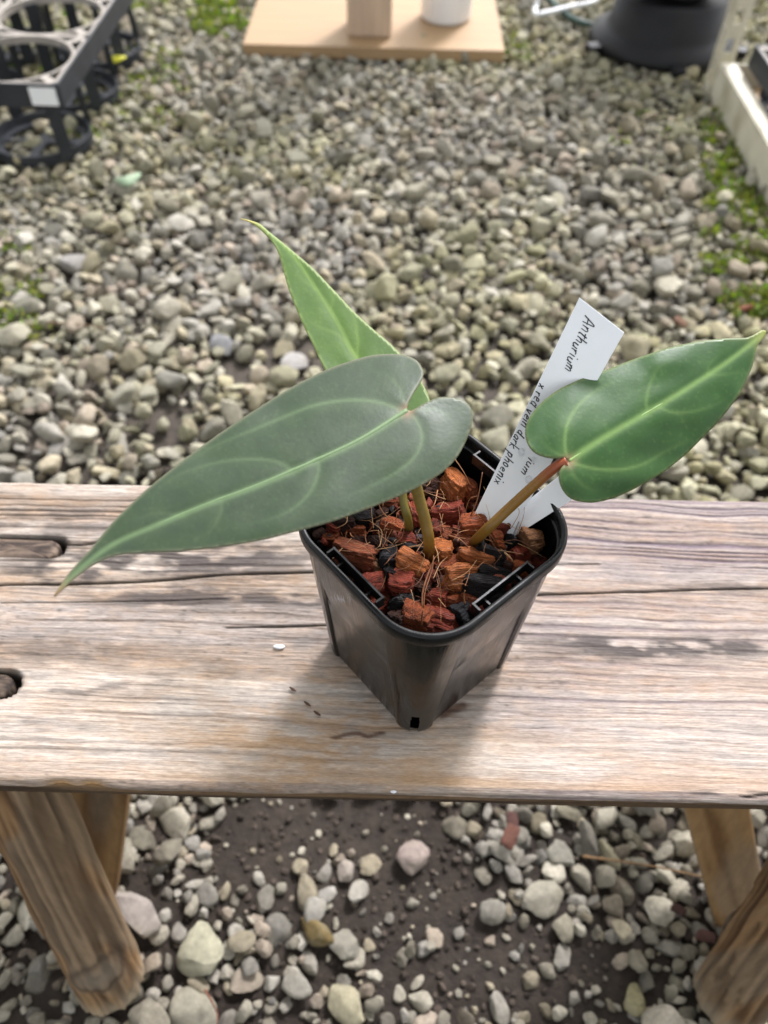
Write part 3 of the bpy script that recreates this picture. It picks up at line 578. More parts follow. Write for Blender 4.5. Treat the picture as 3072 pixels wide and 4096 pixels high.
for k in range(4):                                # moulded label clips inside the rim, one per side
    mb = MB(); rz = PHI + k * math.pi / 2; Rm = Matrix.Rotation(rz, 3, 'Z'); c0 = np.array([PX0, PY0, H + .0008 + PHT])
    def at(u, v, z): return np.array(Rm @ Vector((u, v, z))) + c0
    hs = TOP / 2 - .0022
    mb.box(at(hs - .0034, 0, -.0040), (.0008, .030, .0055), Rm, 0)
    for sgn in (-1, 1): mb.box(at(hs - .0019, sgn * .0145, -.0040), (.0040, .0008, .0053), Rm, 0); mb.box(at(hs - .0022, sgn * .0085, -.0052), (.0040, .0008, .0024), Rm, 0)
    mb.mk('rim_clip', M['rim'], pot, smooth=False)

# ------------------------------------------------------------------ potting mix
def mixz(x, y):
    l0 = cph * (x - PX0) + sph * (y - PY0); return H + .0925 + .004 * np.exp(-((x - PX0) ** 2 + (y - PY0) ** 2) / .0006) + .0 * l0 + .0022 * np.sin(x * 170) - .16 * np.clip(y - .195, 0, .06) - .10 * np.clip(x - .045, 0, .04)
P, N, ss = rsq(TOP - .008, RT - .003, 96); ringsM = []
for q in np.linspace(1, .02, 26):
    W = to_pot(P * q, 0.); W[:, 2] = mixz(W[:, 0], W[:, 1]) - .010 + .006 * (fbm(W[:, 0] * 300, W[:, 1] * 300, 3, 3) - .5); ringsM.append(W)
V, Fc = loft(ringsM); Fc.append(tuple(range(len(V) - 96, len(V)))); t = fbm(V[:, 0] * 500, V[:, 1] * 500, 7)
mixo = mk('potting_mix', V, Fc, M['mix'], cols=lerp(np.repeat([[.012, .007, .005]], len(V), 0), np.array([.05, .02, .012]), sst(.4, .7, t)))
tag(mixo, 'dark crumbly potting mix lying below the husk chips in the pot', 'soil', kind='stuff')
CC = {'o': (164, 82, 40), 'O': (196, 112, 56), 'b': (140, 72, 40), 't': (150, 110, 74), 'T': (158, 108, 68), 'r': (136, 54, 32), 'd': (72, 40, 26), 'k': (30, 24, 24), 'p': (176, 96, 70), 'y': (178, 160, 112), 'v': (80, 76, 92), 'g': (46, 46, 50)}
CL = {'o': 'orange brown fibrous husk chip', 'O': 'bright orange fibrous husk chip', 'b': 'big reddish brown husk chip', 't': 'pale tan square cut husk chip', 'T': 'lumpy tan husk chip', 'r': 'dark red husk chip', 'd': 'dark brown bristly husk chip', 'k': 'charred black bark chip', 'p': 'pinkish husk chip', 'y': 'pale yellow stone crumb', 'v': 'small violet grey stone crumb', 'g': 'dark grey charcoal lump'}
CHIPS = [(235, 705, 110, 80, 20, 'o', .6), (370, 665, 130, 80, 0, 'o', .6), (365, 778, 250, 135, 12, 'b', .45), (470, 862, 160, 90, 15, 't', .6), (490, 950, 150, 125, -30, 'r', .8), (632, 950, 130, 160, 5, 'r', .8), (630, 1055, 130, 70, 0, 'k', .8),
 (515, 1065, 90, 110, 60, 'r', .8), (612, 1150, 100, 85, -60, 'd', .9), (710, 1135, 110, 150, -70, 'o', .8), (835, 1155, 160, 120, 10, 'r', .8), (812, 1030, 130, 100, 10, 'r', .8), (690, 835, 175, 115, 20, 'O', .6), (852, 762, 115, 125, 0, 'O', .7),
 (890, 855, 135, 110, -50, 'o', .7), (945, 928, 215, 80, -32, 'O', .8), (1080, 985, 225, 90, 5, 'k', .7), (1170, 942, 115, 60, 5, 'p', .7), (1130, 898, 190, 75, -5, 'k', .5), (1040, 818, 195, 85, 10, 'O', .6), (950, 722, 155, 60, 32, 'o', .7),
 (1125, 785, 150, 75, 15, 'k', .6), (1040, 640, 175, 115, -10, 'o', .8), (1192, 640, 125, 155, 60, 'r', .7), (1152, 705, 65, 135, -15, 'o', .8), (1287, 787, 95, 115, 70, 'r', .8), (1345, 705, 110, 145, -25, 'T', .8), (1365, 830, 110, 60, 30, 'r', .7),
 (1280, 878, 125, 80, -10, 'o', .7), (1062, 573, 95, 52, 0, 'y', .7), (920, 400, 225, 130, 60, 'O', .6), (1000, 420, 165, 80, 60, 'o', .6), (790, 410, 110, 150, 10, 'd', .8), (890, 570, 185, 125, 10, 'r', .7), (560, 797, 105, 105, 0, 'g', .9),
 (690, 762, 125, 70, -10, 'k', .6), (660, 712, 110, 75, -20, 'r', .7), (722, 688, 55, 45, 0, 'v', .8), (820, 987, 85, 45, 0, 'y', .7), (922, 1040, 105, 75, -20, 'o', .7), (960, 1112, 115, 110, -50, 'g', .9), (1012, 1047, 115, 42, 10, 'o', .6),
 (420, 600, 140, 75, -10, 'k', .6), (300, 625, 150, 75, -10, 'd', .6), (520, 570, 130, 60, -70, 'd', .6), (590, 640, 150, 95, 30, 'o', .6), (700, 570, 190, 115, 80, 'r', .6), (820, 660, 120, 65, 70, 'r', .7), (500, 722, 135, 85, 40, 'd', .6),
 (560, 510, 110, 80, 0, 'o', .6), (760, 905, 110, 80, 30, 'r', .7), (860, 680, 90, 70, 40, 'o', .6), (960, 660, 100, 70, 10, 'r', .6), (980, 985, 70, 60, 10, 'g', .8), (1230, 700, 90, 60, 40, 'k', .6), (1200, 850, 90, 60, 20, 'd', .6), (740, 965, 80, 70, 60, 'd', .7),
 (430, 880, 110, 70, 50, 'r', .6), (570, 890, 90, 70, 30, 'k', .6), (880, 940, 90, 60, 0, 'd', .6), (1080, 700, 80, 50, 0, 'k', .6), (980, 500, 110, 70, 20, 'r', .6), (860, 480, 90, 70, 60, 'r', .6), (250, 640, 80, 60, 30, 'r', .6), (400, 720, 90, 60, 0, 'd', .6), (320, 740, 80, 60, 30, 'r', .6),
 (1330, 790, 60, 50, 10, 'd', .6), (1240, 930, 80, 50, -30, 'd', .6), (1040, 1090, 80, 50, -40, 'r', .6), (900, 1190, 80, 50, -20, 'r', .6), (760, 1195, 90, 50, 10, 'r', .6), (600, 720, 80, 50, 20, 'k', .6), (770, 620, 80, 60, 20, 'd', .6), (1100, 850, 80, 50, 0, 'd', .6)]
CHO = []
ZOFF = {2: .003, 30: .006, 31: .004, 26: .004, 16: .001, 15: .002}
for i, (zx, zy, wd, ht, ang, c, th) in enumerate(CHIPS):
    px, py = 1150 + zx * .7233, 1650 + zy * .7233; k = .7233 * .312 / F_PX / 2; P = atz(px, py, H + .090); z = mixz(P[0], P[1]) + ZOFF.get(i, 0) + rng.uniform(-.002, .001); P = atz(px, py, z)
    l = np.array([cph * (P[0] - PX0) + sph * (P[1] - PY0), -sph * (P[0] - PX0) + cph * (P[1] - PY0)]); lim = TOP / 2 - .0045 - .85 * max(wd, ht) * k; l = np.clip(l, -lim, lim)
    P[:2] = [PX0 + cph * l[0] - sph * l[1], PY0 + sph * l[0] + cph * l[1]]
    o = link(bpy.data.objects.new('husk_chip' if c not in 'yvkg' else ('stone_crumb' if c in 'yv' else 'bark_chip'), CHM[(i * 3) % 14]), None, P)
    o.scale = (wd * k * 1.04, ht * k * 1.08, max(wd, ht) * k * th * 1.1); v = rng.uniform(.40, .78); o.color = (*[q * v for q in lin(CC[c])], 1)
    if c in 'yv': o.data = HIM[i % 18]; 
    face = Matrix.Rotation(R_(-22) + rng.normal(0, .12), 4, 'X') @ Matrix.Rotation(rng.normal(0, .15), 4, 'Y') @ Matrix.Rotation(-R_(ang) * 1.0 - .026, 4, 'Z'); o.rotation_euler = face.to_euler()
    CHO.append((o, c, P.copy()))
LM = [('the pale tan square cut chip', CHO[3][2]), ('the lumpy tan chip in the pot corner', CHO[26][2]), ('the stalk of the largest leaf', atz(1712, 2250, H + .09)), ('the thin green stalk', atz(1640, 2150, H + .09)), ('the stalk with the red end', atz(1870, 2195, H + .09)),
      ('the written plant label', atz(1980, 2110, H + .09)), ('the violet grey crumb', CHO[37][2]), ('the front corner of the pot', atz(1700, 2530, H + .09)), ('the big reddish brown chip', CHO[2][2]), ('the pinkish chip', CHO[17][2])]
ORD = ['closest to', 'second closest to', 'third closest to', 'fourth closest to', 'fifth closest to', 'sixth closest to']; UQ = {2, 3, 26, 17, 37}; cls = {}
for i, (o, c, P) in enumerate(CHO):
    o['category'] = 'husk chip' if c not in 'yvkg' else ('crumb' if c in 'yv' else 'bark chip'); o['group'] = 'chips on the potting mix'
    if i in UQ: o['label'] = CL[c] + {2: ' beside the pale tan square chip', 3: ' touching the big reddish brown chip', 26: ' standing up in the pot corner by the blank label', 17: ' against the pot wall beside black bark chips', 37: ' at the foot of the thin green stalk'}[i]; continue
    k = min(range(len(LM)), key=lambda q: np.linalg.norm(LM[q][1] - P)); cls.setdefault((c, k), []).append((np.linalg.norm(LM[k][1] - P), o))
for (c, k), L in cls.items():
    for r, (_, o) in enumerate(sorted(L, key=lambda q: q[0])): o['label'] = CL[c] + ' ' + ORD[r] + ' ' + LM[k][0]
VF = []; FF = []; CF_ = []; nb = 0                 # loose coir fibres
def fibre(P, r, c):
    global nb
    V, Fc = tube(spline(P, 12), np.linspace(r, r * .45, 12), 5); VF.append(V); FF.extend([tuple(q + nb for q in f) for f in Fc]); nb += len(V); CF_.append(np.repeat([c], len(V), 0))
FC = [lin(150, 102, 62), lin(124, 76, 42), lin(168, 128, 86), lin(96, 54, 32)]
zf = lambda zx, zy, dz: atz(1150 + zx * .7233, 1650 + zy * .7233, H + .0945 + dz)
for L, r in (([(1000, 600, .002), (1050, 480, .010), (1078, 330, .018)], .00035), ([(1110, 560, .003), (1200, 470, .010), (1232, 425, .013), (1215, 370, .015)], .00028), ([(1060, 500, .004), (1110, 470, .008), (1085, 410, .013)], .00018), ([(745, 1080, .004), (750, 980, .006), (790, 860, .008), (815, 800, .010)], .00045), ([(752, 1080, .004), (762, 985, .007), (800, 870, .009), (808, 790, .011)], .0003),
             ([(855, 700, .002), (845, 640, .006), (860, 560, .009)], .00022), ([(570, 600, .002), (520, 540, .006), (495, 480, .008)], .0003), ([(640, 780, .003), (670, 745, .005), (720, 738, .006), (760, 745, .005)], .0002), ([(425, 690, .002), (480, 620, .006), (540, 575, .007)], .0002), ([(980, 1060, .002), (975, 1010, .006), (982, 985, .009)], .0004), ([(890, 680, .004), (950, 700, .005), (1000, 745, .004)], .0004), ([(920, 250, .012), (975, 330, .010), (1010, 400, .006)], .0002), ([(830, 430, .006), (815, 500, .008), (785, 550, .006)], .0003), ([(330, 560, .004), (325, 610, .007), (270, 640, .006)], .00022), ([(1180, 760, .004), (1230, 800, .006), (1250, 830, .004)], .0005), ([(740, 1180, .003), (745, 1120, .008), (750, 1090, .010)], .0005)):
    fibre([zf(*q) for q in L], r, FC[rng.integers(0, 3)])
for k in range(220):
    i = rng.integers(0, len(CHIPS)); zx, zy = CHIPS[i][0] + rng.normal(0, 55), CHIPS[i][1] + rng.normal(0, 45); P0 = zf(zx, zy, rng.uniform(.002, .008))
    l = np.array([cph * (P0[0] - PX0) + sph * (P0[1] - PY0), -sph * (P0[0] - PX0) + cph * (P0[1] - PY0)])
    if np.abs(l).max() > TOP / 2 - .016: continue
    d = rng.normal(size=3); d[2] = abs(d[2]) * .45; d /= np.linalg.norm(d); L = rng.uniform(.004, .014); e = rng.normal(size=3) * .3
    fibre([P0, P0 + d * L * .5 + e * L * .4, P0 + d * L + e * L * .1 + np.array([0, 0, -.001])], rng.uniform(.00008, .0002), FC[rng.integers(0, 4)])
CV = [chip_shape(140 + i, 3) for i in range(8)]; VK = []; FK = []; CK = []; nk = 0   # crumbs filling the gaps
for k in range(420):
    l = rng.uniform(-1, 1, 2) * (TOP / 2 - .0085); x, y = PX0 + cph * l[0] - sph * l[1], PY0 + sph * l[0] + cph * l[1]; r = rng.uniform(.0008, .0026); V, Fc = CV[k % 8]
    Rm = np.array(Euler(rng.uniform(0, 6.28, 3)).to_matrix()); W = (V * r * np.array([1.3, .8, .6])) @ Rm.T + np.array([x, y, mixz(np.array(x), np.array(y)) - rng.uniform(.0005, .0045)])
    VK.append(W); FK += [tuple(q + nk for q in f) for f in Fc]; nk += len(W); c = [lin(CC['r']), lin(CC['d']), lin(CC['k']), lin(CC['b'])][rng.integers(0, 4)]; CK.append(np.repeat([c], len(W), 0) * rng.uniform(.4, .8))
ko = mk('husk_crumbs', np.concatenate(VK), FK, M['mix'], cols=np.concatenate(CK)); tag(ko, 'fine dark husk crumbs filling the gaps between the chips', 'crumbs', kind='stuff')
fo = mk('coir_fibres', np.concatenate(VF), FF, M['fibre'], cols=np.concatenate(CF_)); tag(fo, 'thin loose coconut fibres tangled over the husk chips', 'fibres', kind='stuff')

# ------------------------------------------------------------------ anthurium
plant = empty('anthurium_plant', atz(1760, 2200, H + .088)); tag(plant, 'young anthurium with three heart shaped green leaves growing in the black pot', 'plant')
def Z3(L): return [(150 + x * 1.1151, 850 + y * 1.1151) for x, y in L]
def Z2(L): return [(1850 + x * .7366, 1150 + y * .7366) for x, y in L]
def dens_poly(L, step):
    out = []
    for a, b in zip(L, L[1:] + L[:1]):
        n = max(1, int(math.hypot(b[0] - a[0], b[1] - a[1]) / step)); out += [(a[0] + (b[0] - a[0]) * k / n, a[1] + (b[1] - a[1]) * k / n) for k in range(n)]
    return out
def smooth_outline(L, n=220):
    P = np.array(L, float); seg = np.r_[0, np.cumsum(np.hypot(*np.diff(np.vstack([P, P[:1]]), axis=0).T))]; Q = np.vstack([P[-1], P, P[0], P[1]])
    out = []
    for i in range(len(P)):
        p0, p1, p2, p3 = Q[i], Q[i + 1], Q[i + 2], Q[i + 3]; m = max(1, int(n * (seg[i + 1] - seg[i]) / seg[-1]))
        for u in np.linspace(0, 1, m, endpoint=False): out.append(.5 * (2 * p1 + (p2 - p0) * u + (2 * p0 - 5 * p1 + 4 * p2 - p3) * u ** 2 + (3 * p1 - p0 - 3 * p2 + p3) * u ** 3))
    return np.array(out)
def inside(P, poly):
    x, y = P[:, 0], P[:, 1]; c = np.zeros(len(P), bool); j = len(poly) - 1
    for i in range(len(poly)):
        xi, yi = poly[i]; xj, yj = poly[j]; k = ((yi > y) != (yj > y)) & (x < (xj - xi) * (y - yi) / (yj - yi + 1e-12) + xi); c ^= k; j = i
    return c
def leaf(outline, midrib, veins, depth3, cup, und, cols, label, step=9, mid_r=.0009, tipcol=None, vs=1.):
    O = smooth_outline(outline, 420); mid = spline(np.array(midrib, float), 90)
    A = np.array([[x, y, 1] for (x, y), _ in depth3], float); iv = np.linalg.solve(A, [1 / d for _, d in depth3])
    g = np.arange(O[:, 0].min(), O[:, 0].max(), step); h = np.arange(O[:, 1].min(), O[:, 1].max(), step * .87)
    G = np.array([(x + (step / 2 if k % 2 else 0), y) for k, y in enumerate(h) for x in g]); G = G[inside(G, O)]; dO = polyd(G[:, 0], G[:, 1], np.vstack([O, O[:1]])); G = G[dO > step * .55]
    pts = [Vector(p) for p in O] + [Vector(p) for p in G]; n = len(O)
    V2, E2, F2, *_ = delaunay_2d_cdt(pts, [(i, (i + 1) % n) for i in range(n)], [], 1, 1e-4)
    P = np.array([v[:] for v in V2]); L = math.hypot(*(mid[0] - mid[-1]))
    dm = polyd(P[:, 0], P[:, 1], mid)
    def depth(P):
        dm_ = polyd(P[:, 0], P[:, 1], mid) / L; d = 1 / (P @ iv[:2] + iv[2]); sg = np.hypot(P[:, 0] - mid[0][0], P[:, 1] - mid[0][1]) / L
        return d + cup * np.minimum(dm_, .3) ** 2 * 1.0 + und * (fbm(P[:, 0] * 5 / L, P[:, 1] * 5 / L, 3, 2) - .5) * sst(0, .15, dm_)
    D = depth(P); vein = np.exp(-(dm / ((9 + 6 * (1 - np.hypot(*(P - mid[0]).T) / L)) * (.1 + .9 * vs))) ** 2)                                             # 0 at the sinus end
    lat = np.zeros(len(P)); lat2 = np.zeros(len(P)); VC = []
    for W, strength in veins:
        S_ = spline(np.array(W, float), 40); VC.append((S_, strength)); d = polyd(P[:, 0], P[:, 1], S_)
        along = np.hypot(*(P - S_[0]).T) / (np.hypot(*(S_[-1] - S_[0])) + 1); fade = sst(1.15, .2, along)
        lat = np.maximum(lat, strength * np.exp(-(d / 6.5) ** 2) * fade); lat2 = np.maximum(lat2, strength * np.exp(-(d / 30) ** 2) * fade)
    D = D + .0003 * lat2 + .0004 * vs * np.exp(-(dm / 22) ** 2)                                                                         # veins sit in shallow grooves
    V3 = np.array([atd(x, y, d) for (x, y), d in zip(P, D)])
    base, pale, edge = (np.array(c) for c in cols)
    mt = fbm(P[:, 0] / 60, P[:, 1] / 60, 5, 3); C = lerp(np.repeat([base], len(P), 0), base * np.array([1.18, 1.13, 1.05]), sst(.3, .75, mt)); C = C * (.94 + .12 * fbm(P[:, 0] / 14, P[:, 1] / 14, 8, 2))[:, None]
    net = np.abs(fbm(P[:, 0] / 34, P[:, 1] / 34, 15, 2) - .5); C = lerp(C, pale, .08 * sst(.03, .0, net))
    C = lerp(C, pale, .10 * lat2); C = lerp(C, pale, .45 * lat); C = lerp(C, pale, .65 * vs * vein)
    dE = polyd(P[:, 0], P[:, 1], np.vstack([O, O[:1]])); C = lerp(C, edge, .7 * min(1, vs + .0) * np.exp(-(dE / 7) ** 2))
    dS = np.hypot(*(P - mid[0]).T); C = lerp(C, np.array(lin(150, 110, 90)), .75 * np.exp(-(dS / 26) ** 2)); dT = np.hypot(*(P - mid[-1]).T); C = lerp(C, np.array(tipcol or lin(150, 110, 70)), .6 * np.exp(-(dT / 60) ** 2))
    # every face towards the camera side
    Fc = []
    for f in F2:
        a, b, c = V3[f[0]], V3[f[1]], V3[f[2]]; nn = np.cross(b - a, c - a); Fc.append(tuple(f) if nn @ (CAM - a) > 0 else tuple(f)[::-1])
    lo = mk('leaf', V3, Fc, M['leaf'], plant, cols=C, origin=V3[np.argmin(dS)]); lo['label'] = label
    md = lo.modifiers.new('thickness', 'SOLIDIFY'); md.thickness = .00045; md.offset = -1
    def rib(name, S_, r0, r1, c):
        Dp = depth(np.array(S_)) + .0007 + .55 * np.linspace(r0, r1, len(S_)); Q = np.array([atd(x, y, d) for (x, y), d in zip(S_, Dp)]); rad_ = np.linspace(r0, r1, len(Q)) * (np.minimum(1, .05 + np.arange(len(Q)) / 6.) if name == 'vein' else 1); Vv, Ff = tube(Q, rad_, 8)
        mk(name, Vv, Ff, M['vein'], lo, cols=np.repeat([c], len(Vv), 0))
    rib('midrib', mid[:-4], mid_r, mid_r * .25, pale)
    for S_, st in VC:
        if st >= .6: rib('vein', S_[:int(len(S_) * (.5 if st < .9 else .75))], mid_r * .42 * st, mid_r * .08, lerp(np.array([base]), pale, np.array([.62 * st]))[0])
    return lo
o1 = Z3([(1325, 706), (1333, 678), (1350, 645), (1372, 612), (1384, 580), (1376, 550), (1355, 527), (1320, 512), (1270, 507), (1200, 512), (1130, 530), (1050, 558), (960, 600), (880, 645), (800, 695), (700, 760), (600, 830), (500, 905), (400, 985), (330, 1050), (270, 1110), (220, 1170), (190, 1208), (145, 1255), (100, 1310), (58, 1376),
         (78, 1362), (120, 1322), (180, 1275), (240, 1243), (300, 1227), (400, 1219), (500, 1215), (600, 1206), (700, 1193), (800, 1176), (880, 1156), (960, 1135), (1050, 1110), (1150, 1075), (1250, 1036), (1330, 1002), (1400, 965), (1460, 925), (1510, 870), (1545, 800), (1562, 740), (1555, 700), (1530, 675), (1490, 663), (1440, 663), (1400, 678), (1365, 697), (1338, 712)])
m1 = Z3([(1325, 712), (1250, 760), (1150, 820), (1000, 890), (800, 975), (600, 1050), (430, 1120), (280, 1185), (180, 1255), (110, 1318), (62, 1372)])
v1 = [(Z3([(1312, 712), (1230, 682), (1130, 672), (1000, 690), (880, 735), (760, 785), (620, 845), (500, 920)]), 1.), (Z3([(1322, 700), (1300, 635), (1255, 585), (1190, 562)]), .5), (Z3([(1333, 716), (1368, 760), (1378, 820), (1350, 880), (1290, 930), (1200, 980), (1080, 1030)]), .95), (Z3([(1338, 712), (1420, 706), (1480, 730), (1510, 775)]), .5),
      (Z3([(920, 925), (850, 892), (740, 885), (620, 903), (500, 945), (400, 1020)]), .6), (Z3([(1005, 888), (1008, 930), (980, 1000), (920, 1060), (840, 1098), (740, 1120)]), .7), (Z3([(662, 1028), (655, 1085), (620, 1140), (560, 1175)]), .35), (Z3([(520, 1085), (420, 1080), (340, 1110)]), .3)]
leaf(o1, m1, v1, [(m1[0], .262), (m1[-1], .226), (o1[10], .272)], .10, .004, [lin(46, 64, 41), lin(108, 132, 90), lin(120, 120, 96)], 'largest dark grey green leaf, long and pointed, reaching out over the bench plank', mid_r=.0011)
o2 = Z3([(1320, 742), (1312, 760), (1285, 790), (1230, 802), (1170, 775), (1115, 715), (1070, 640), (1035, 570), (1015, 533), (990, 478), (960, 418), (930, 350), (900, 272), (880, 200), (865, 148), (842, 105), (808, 68), (770, 38), (728, 21),
         (792, 38), (832, 70), (880, 108), (930, 150), (990, 202), (1060, 275), (1130, 350), (1200, 415), (1260, 465), (1300, 507), (1345, 560), (1380, 612), (1405, 665), (1408, 712), (1388, 752), (1350, 768), (1330, 758)])
m2 = Z3([(1322, 742), (1230, 640), (1140, 515), (1090, 420), (1040, 335), (980, 245), (925, 165), (860, 98), (800, 48), (735, 23)])
v2 = [(Z3([(1146, 520), (1148, 450), (1130, 365), (1080, 300)]), .6), (Z3([(1140, 512), (1080, 440), (1000, 405), (940, 360)]), .45), (Z3([(1050, 350), (1060, 300), (1030, 250)]), .3), (Z3([(1000, 275), (950, 240), (910, 200)]), .25), (Z3([(1230, 640), (1230, 560), (1210, 470)]), .5), (Z3([(1230, 640), (1130, 590), (1040, 510)]), .4)]
leaf(o2, m2, v2, [(m2[0], .302), (m2[-1], .350), (o2[8], .315)], -.02, .002, [lin(66, 97, 30), lin(138, 166, 84), lin(176, 186, 120)], 'bright green narrow leaf standing up behind the largest leaf', mid_r=.00045, tipcol=lin(214, 190, 110), vs=.6)
o3 = Z2([(575, 938), (545, 925), (490, 927), (430, 915), (385, 890), (355, 850), (340, 800), (345, 750), (362, 708), (395, 660), (450, 605), (520, 555), (600, 515), (700, 475), (800, 440), (900, 400), (1000, 365), (1100, 332), (1200, 308), (1300, 290), (1400, 278), (1480, 274), (1535, 273), (1570, 262), (1600, 245), (1625, 231), (1650, 237),
         (1640, 265), (1615, 298), (1600, 322), (1590, 370), (1570, 440), (1530, 530), (1490, 600), (1430, 680), (1370, 750), (1300, 820), (1220, 900), (1130, 975), (1040, 1035), (960, 1080), (880, 1120), (800, 1150), (720, 1167), (650, 1165), (590, 1148), (550, 1110), (528, 1060), (525, 1010), (540, 975), (562, 954)])
m3 = Z2([(577, 944), (700, 857), (850, 767), (1000, 680), (1200, 560), (1400, 430), (1530, 335), (1640, 242)])
v3 = [(Z2([(568, 932), (556, 850), (565, 760), (600, 680), (660, 610), (750, 545), (870, 495)]), .95), (Z2([(592, 952), (700, 980), (800, 990), (900, 982), (1000, 950), (1110, 885), (1240, 825)]), .85), (Z2([(1000, 680), (1000, 600), (1020, 520), (1060, 440), (1150, 380)]), .6), (Z2([(1060, 648), (1150, 680), (1250, 672), (1350, 645), (1440, 600)]), .6), (Z2([(565, 928), (480, 880), (430, 830), (420, 780)]), .35), (Z2([(578, 955), (610, 1030), (680, 1090), (760, 1112)]), .35), (Z2([(1330, 478), (1340, 420), (1400, 350)]), .25), (Z2([(1330, 478), (1440, 470), (1520, 450)]), .3)]
leaf(o3, m3, v3, [(m3[0], .282), (m3[-1], .300), (o3[7], .283)], .09, .005, [lin(48, 83, 38), lin(138, 170, 98), lin(120, 130, 84)], 'mid green leaf on a long red tipped stalk, tilted over the white plant label', mid_r=.0007, tipcol=lin(150, 150, 70))
def petiole(pts, r, stops, label=None):
    P = spline(np.array(pts), 40); t = np.linspace(0, 1, 40); V, Fc = tube(P, np.interp(t, [0, .12, .85, 1], [r * 1.12, r, r * .95, r * 1.05]), 14); C = np.stack([np.interp(t, [s_[0] for s_ in stops], [lin(s_[1])[k] for s_ in stops]) for k in range(3)], -1)
    o = mk('petiole', V, Fc, M['stem'], plant, cols=np.repeat(C, 14, 0))
    if label: o['label'] = label
GR, OL, RD = (112, 104, 42), (122, 90, 32), (136, 66, 36)
def sub(px, py, dz=-.006): return atz(px, py, H + .090 + dz)
petiole([sub(1712, 2250), atd(1716, 2170, .303), atd(1700, 2080, .297), atd(1668, 1960, .290), atd(1640, 1800, .278), atd(1626, 1690, .267), atd(1628, 1648, .2655)], .0023, [(0, (120, 74, 26)), (.2, OL), (.8, (124, 116, 60)), (1, (160, 96, 76))], 'olive brown stalk of the largest leaf')
petiole([sub(1640, 2150), atd(1632, 2080, .308), atd(1612, 1990, .304), atd(1612, 1860, .304), atd(1624, 1760, .304), atd(1624, 1690, .3035)], .0017, [(0, (104, 92, 36)), (1, GR)], 'thin green stalk of the narrow back leaf')
petiole([sub(1870, 2195), atd(1940, 2125, .303), atd(2040, 2030, .297), atd(2150, 1930, .290), atd(2225, 1866, .285), atd(2268, 1846, .2835)], .0021, [(0, (108, 78, 26)), (.3, OL), (.58, (132, 94, 34)), (.74, (146, 76, 40)), (1, (150, 74, 44))], 'straight olive stalk turning red towards the leaf')

# ------------------------------------------------------------------ plant labels
def plane3(pts):
    A = np.array([[x, y, 1] for (x, y), _ in pts], float); iv = np.linalg.solve(A, [1 / d for _, d in pts]); return lambda x, y: 1 / (x * iv[0] + y * iv[1] + iv[2])
def slab(name, quad, dep_, th, material, label):
    P = np.array([atd(x, y, dep_(x, y)) for x, y in quad]); n = np.cross(P[1] - P[0], P[2] - P[0]); n /= np.linalg.norm(n); n = n if n @ (CAM - P[0]) > 0 else -n
    k = len(P); V = np.vstack([P, P - n * th]); Fc = [tuple(range(k)), tuple(range(2 * k - 1, k - 1, -1))] + [(i, k + i, k + (i + 1) % k, (i + 1) % k) for i in range(k)]
    if np.cross(P[1] - P[0], P[2] - P[0]) @ n < 0: Fc = [f[::-1] for f in Fc]
    o = mk(name, V, Fc, material, smooth=False); b = o.modifiers.new('bevel', 'BEVEL'); b.width = .00012; b.segments = 2; tag(o, label, 'label'); return o, n
d1 = plane3([((2046, 2150), .3225), ((2408, 1260), .296), ((2118, 1935), .3155)])
d1 = plane3([((2046, 2150), .3200), ((2318, 1190), .2860), ((2497, 1330), .2875)])
L1, n1 = slab('plant_label', [(2318, 1190), (2497, 1330), (2200, 1860), (2085, 2060), (2020, 2210), (1990, 2210), (1900, 2052), (1919, 2012), (2100, 1640)], d1, .0004, M['tag'], 'white plastic plant label with black handwriting standing in the pot')
d2 = plane3([((2046, 2152), .3225), ((2287, 2000), .3065), ((2140, 1960), .3160)])
slab('plant_label', [(2100, 2010), (2330, 1830), (2480, 1740), (2540, 1842), (2287, 2000), (2046, 2152), (2000, 2190), (1985, 2150)], d2, .0004, M['tag'], 'blank white plastic label tucked under the right hand leaf')
GL = {'A': [[(0, 0), (.6, 1.9), (.85, 0)], [(.1, .65), (.95, .8)]], 'n': [[(0, 1), (.02, 0)], [(.02, .6), (.28, 1), (.5, .85), (.52, 0)]], 't': [[(.28, 1.6), (.2, .15), (.4, 0)], [(-.1, 1.15), (.6, 1.25)]], 'h': [[(.05, 1.9), (0, 0)], [(0, .5), (.3, 1), (.5, .8), (.5, 0)]],
      'u': [[(0, 1), (.02, .25), (.25, 0), (.48, .35)], [(.5, 1), (.52, 0)]], 'r': [[(0, 1), (.02, 0)], [(.02, .6), (.25, .98), (.5, .95)]], 'i': [[(.05, 1), (.05, 0)], [(.1, 1.5), (.14, 1.68)]], 'm': [[(0, 1), (.0, 0)], [(0, .6), (.2, 1), (.36, .85), (.36, 0)], [(.36, .6), (.56, 1), (.74, .85), (.76, 0)]],
      'x': [[(0, 1), (.55, 0)], [(.5, 1), (.02, 0)]], 'e': [[(.02, .5), (.48, .62), (.4, .95), (.16, .95), (.0, .5), (.12, .08), (.5, .08)]], 'd': [[(.48, .8), (.2, 1), (0, .5), (.15, .02), (.45, .3)], [(.6, 1.9), (.48, .1), (.6, 0)]], 'v': [[(0, 1), (.22, 0), (.5, 1)]],
      'a': [[(.45, .85), (.2, 1), (0, .5), (.15, .02), (.45, .4)], [(.5, 1), (.48, .1), (.6, 0)]], 'k': [[(.05, 1.9), (0, 0)], [(.5, 1), (.05, .5), (.55, 0)]], 'p': [[(.05, 1.1), (-.08, -.85)], [(.02, .7), (.3, 1.05), (.52, .7), (.3, .1), (.0, .25)]], 'o': [[(.25, 1), (.02, .6), (.15, .02), (.45, .3), (.42, .85), (.25, 1)]]}
